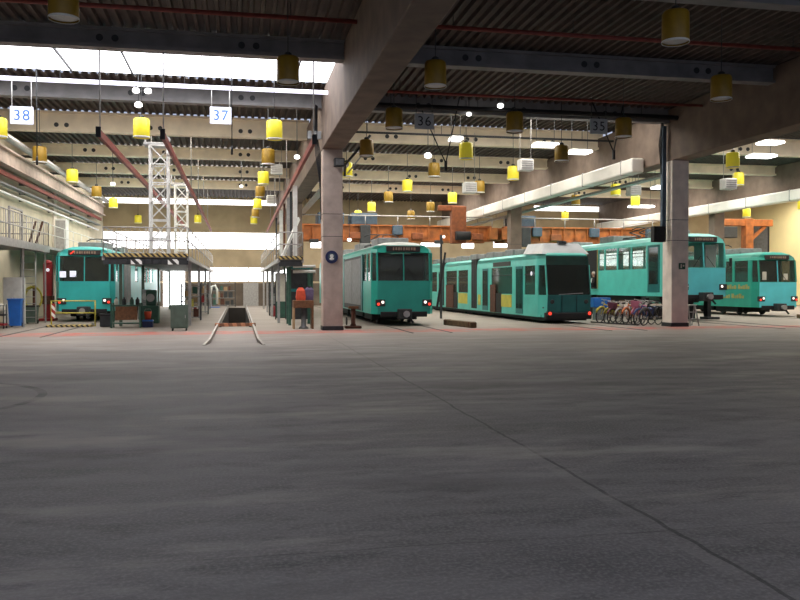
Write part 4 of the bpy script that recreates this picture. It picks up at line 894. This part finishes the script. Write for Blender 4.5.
t = thing('tool_trolley', 'dark tool trolley with a pale bundle at the left edge', 'trolley', (-9.35, 34.8, 0)); obj('tray', MB().bbox(-.3, .3, -.25, .25, .5, .58, .01), 'dgrey', t); obj('tray', MB().bbox(-.3, .3, -.25, .25, .12, .2, .01), 'redb', t)
for sx in (-1, 1):
    for sy in (-1, 1): obj('leg', MB().tube((sx*.27, sy*.22, .08), (sx*.27, sy*.22, .95), .02, seg=6), 'dgrey', t); obj('castor', MB().lathe([(.05, -.02), (.05, .02)], (sx*.27, sy*.22, .05), 'x', 10), 'black', t)
t = thing('cloth_bundle', 'off white cloth bundle on the dark tool trolley', 'bundle', (-9.3, 34.8, .58)); obj('bundle', MB().ball((0, 0, .22), .24, 1, .9, .9), 'sheet', t); obj('tie', MB().lathe([(.2, .3), (.21, .33)], seg=12, cap=False), 'dgrey', t)
t = thing('lifting_column', 'tall red lifting column left of the turquoise tram', 'jack', (-9.05, 42.2, 0)); obj('column', MB().bbox(-.2, .2, -.16, .16, .1, 2.75, .04), 'redb', t); obj('top_cap', MB().lathe([(.2, 2.72), (.18, 2.85), (.06, 2.93)], seg=14), 'redb', t); obj('base', MB().bbox(-.35, .35, -.45, .35, 0, .12, .02), 'redb', t); obj('dial', MB().lathe([(.08, -.19), (.08, -.165)], (.02, 0, 2.45), 'y', 14), 'plate', t); obj('carriage', MB().bbox(-.24, .24, -.24, .2, .8, 1.2, .02), 'rust', t)
# yellow barrier in front of the left tram
t = thing('yellow_barrier', 'yellow tubular barrier on a striped base in front of the left tram', 'barrier', (-6.75, 36.0, 0))
for s in (-1, 1): obj('post', MB().tube((s*.86, 0, .0), (s*.86, 0, 1.08), .03, seg=8), 'yelpanel', t)
for z in (.56, 1.06): obj('cross_bar', MB().tube((-.86, 0, z), (.86, 0, z), .028, seg=8), 'yelpanel', t)
obj('warning_plate', MB().box(-.85, -.7, -.04, -.02, .35, .95), 'hazr', t); obj('base_board', MB().bbox(-.95, .8, -.6, .1, 0, .09, .015), 'haz', t)
# crate, bench, cart
t = thing('dark_crate', 'dark crate standing between the barrier and the green bench', 'crate', (-5.35, 35.3, 0)); obj('crate_body', MB().bbox(-.22, .22, -.2, .2, .02, .5, .02), 'dgrey', t); obj('crate_rim', MB().bbox(-.25, .25, -.23, .23, .46, .54, .01), 'black', t)
t = thing('work_trolley', 'green steel work trolley with a brown board, under the left gangway', 'trolley', (-4.45, 34.6, 0))
for sx in (-1, 1):
    for sy in (-1, 1): obj('post', MB().box(sx*.55-.035, sx*.55+.035, sy*.3-.035, sy*.3+.035, 0, 1.0), 'green', t)
obj('side_board', MB().bbox(-.4, .45, -.35, -.31, .32, .86, .01), 'brown', t); obj('tray', MB().box(-.55, .55, -.3, .3, .86, .92), 'green', t); obj('lower_shelf', MB().box(-.55, .55, -.3, .3, .16, .2), 'green', t)
for k, (x, mt, nm) in enumerate(((-.4, 'sheet', 'white canister'), (-.1, 'dgrey', 'dark grey canister'), (.2, 'green', 'green canister'), (.42, 'dgrey', 'black flask'))):
    o = thing('canister', f'{nm} standing on the green work trolley', 'canister', (-4.45+x, 34.6, .92)); obj('can', MB().lathe([(.07, 0), (.08, .02), (.08, .2), (.03, .26)], seg=12), mt, o); obj('cap', MB().lathe([(.035, .26), (.035, .3)], seg=8), 'black', o)
t = thing('bucket', 'orange red bucket on the floor right of the green work trolley', 'bucket', (-3.65, 34.8, .32)); obj('pail', MB().lathe([(.11, 0), (.15, .32)], seg=14), 'redo', t); obj('bail', MB().path([(-.15, 0, .3), (-.1, 0, .42), (.1, 0, .42), (.15, 0, .3)], .01, 5), 'galv', t)
t = thing('plastic_crate', 'dark blue crate under the orange red bucket', 'crate', (-3.65, 34.8, 0)); obj('crate_body', MB().bbox(-.2, .2, -.18, .18, 0, .32, .02), 'navy', t); obj('crate_rim', MB().bbox(-.21, .21, -.19, .19, .24, .3, .01), 'blue', t)
t = cabinet('rolling_cabinet', 'grey green rolling cabinet left of the pit rails', (-2.2, 31.9, 0), .62, .5, .98, 'greeng', 1, castors=True)
obj('push_handle', MB().path([(-.2, -.1, .96), (-.18, -.12, 1.1), (.18, -.12, 1.1), (.2, -.1, .96)], .02, 6), 'dgrey', t)
for k, (x, y, mt, lab) in enumerate(((-3.9, 38.5, 'green', 'dark green machine with hand wheel below the left gangway'), (-4.6, 43, 'grey', 'grey machine with hand wheel deep below the left gangway'))):
    t = thing('bench_machine', lab, 'machine', (x, y, 0)); obj('base', MB().bbox(-.35, .35, -.3, .3, 0, .8, .03), mt, t); obj('head', MB().bbox(-.2, .25, -.2, .2, .8, 1.5, .05), mt, t); obj('hand_wheel', MB().lathe([(.18, -.02), (.18, .02)], (0, -.26, 1.15), 'y', 16), 'galv', t)

# ------------------------------------------------------------------ overhead cranes and deep background
def crane(x0, x1, y, z, lab, trol):
    t = thing('overhead_crane', lab, 'crane', ((x0+x1)/2, y, z)); w = (x1-x0)/2
    for dy in (-.9, .9): g = MB().box(-w, w, dy-.1, dy+.1, -.5, .5).box(-w, w, dy-.25, dy+.25, .45, .55).box(-w, w, dy-.25, dy+.25, -.55, -.45); [g.box(-w+k*.9, -w+k*.9+.06, dy-.24, dy+.24, -.5, .5) for k in range(int(2*w/.9))]; obj('girder', g, 'orange', t)
    for s in (-1, 1): obj('end_carriage', MB().box(s*w-.3, s*w+.3, -1.6, 1.6, -.4, .4), 'orange', t)
    obj('walkway_rail', MB().tube((-w, -1.2, 1.15), (w, -1.2, 1.15), .05, seg=6), 'galv', t)
    for k in range(7): xx = -w+2*w*k/6; obj('rail_post', MB().tube((xx, -1.2, .5), (xx, -1.2, 1.15), .035, seg=6), 'galv', t)
    for k in range(9): xx = -w+1.0+2*(w-1.0)*k/8; hh = .25+.2*((k*5) % 3); obj(('motor_box', 'cable_drum')[k % 2], MB().bbox(xx-.3-.1*(k % 3), xx+.3, -1.45, -1.15, -.75+.3*((k*2) % 3), -.75+.3*((k*2) % 3)+hh, .04), ('dgrey', 'bluegrey', 'ruor')[k % 3], t)
    for xx in trol: h = obj('trolley', MB().bbox(xx-.9, xx+.9, -1.0, 1.0, .55, 1.35, .05), 'bluegrey', t); obj('hook_block', MB().bbox(xx-.35, xx+.35, -1.5, -1.0, -.9, .5, .05), 'dgrey', h)
crane(4.0, 17.6, 57, 5.35, 'orange overhead travelling crane behind the sea green tram', (-4.6, -2.3))
crane(18.5, 32.2, 57, 5.35, 'orange overhead travelling crane behind the raised tram', (-5.3, ))
t = thing('hanging_hoist', 'rust orange hoist frame beside the rear girder left of the low floor tram roof', 'hoist', (14.6, 53.9, 4.75)); obj('mast', MB().bbox(-.5, .5, -.3, .3, -.2, 2.3, .03), 'ruor', t); obj('boom', MB().bbox(-1.4, .4, -.2, .2, 2.0, 2.35, .03), 'ruor', t); obj('winch', MB().lathe([(.3, -.5), (.3, .5)], (.2, -.5, .3), 'x', 14), 'black', t)
t = thing('jib_crane', 'orange jib crane on the rear wall above the rightmost tram', 'crane', (41.2, 61, 0)); obj('post', MB().bbox(-.35, .35, -.35, .35, 0, 7.2, .03), 'orange', t); obj('jib', MB().bbox(-2.4, 2.2, -.25, .25, 6.6, 7.15, .03), 'orange', t); obj('brace', MB().bar((.2, 0, 5.4), (1.6, 0, 6.6), .25), 'orange', t); obj('winch', MB().bbox(-2.6, -1.2, -.5, .5, 5.6, 6.5, .05), 'dgrey', t)
t = thing('roller_shutter', 'grey brown roller shutter in the corner of the yellow wall at the far right', 'shutter', (46.9, 68.3, 0), PI/2); obj('curtain', MB().box(-1.9, 1.6, -.1, 0, 0, 7.2), 'grey', t); obj('guide', MB().box(-2.0, -1.88, -.18, 0, 0, 7.3), 'dgrey', t); obj('guide', MB().box(1.58, 1.7, -.18, 0, 0, 7.3), 'dgrey', t)
# long pipe trays on girder line faces
for x, lab in ((4.2, 'long grey cable tray along the right side of the first girder'), (18.6, 'long grey cable tray along the right side of the second girder')):
    t = thing('cable_tray', lab, 'cable tray', (x, 33, 6.6), 0, 'cable trays along the girders'); obj('tray', MB().box(-.18, .18, 0, 36, -.05, .05), 'galv', t)
    for k in range(8): obj('tray_hanger', MB().tube((0, 1+k*4.8, .04), (0, 1+k*4.8, 2.3), .015, seg=5), 'dgrey', t)
for x, lab in ((17.1, 'long pale band of painted light along the left side of the second girder'), (31.8, 'long pale band of painted light along the left side of the third girder')):  # pale boxes added in place of the lit girder faces
    t = thing('hanging_lit_band', lab, 'duct', (x, 33.2, 6.95), 0, 'pale bands of painted light along the girders'); obj('lit_band_run', MB().bbox(-.3, .3, 0, 35.8, -.32, .32, .08), 'duct', t)
    for k in range(9): obj('lit_band_joint', MB().bbox(-.32, .32, k*4.2+1, k*4.2+1.08, -.34, .34, .03), 'galv', t)
# ------------------------------------------------------------------ light
W = bpy.data.worlds.new('dim yard light'); bpy.context.scene.world = W; W.use_nodes = True
nt = W.node_tree; bg = nt.nodes['Background']; bg.inputs[0].default_value = lin((205, 215, 240)); bg.inputs[1].default_value = .75
sc = bpy.context.scene
sc.view_settings.view_transform = 'Standard'; sc.view_settings.look = 'None'; sc.view_settings.exposure = 0
sc.cycles.sample_clamp_indirect = 6; sc.cycles.max_bounces = 8; sc.cycles.use_denoising = True
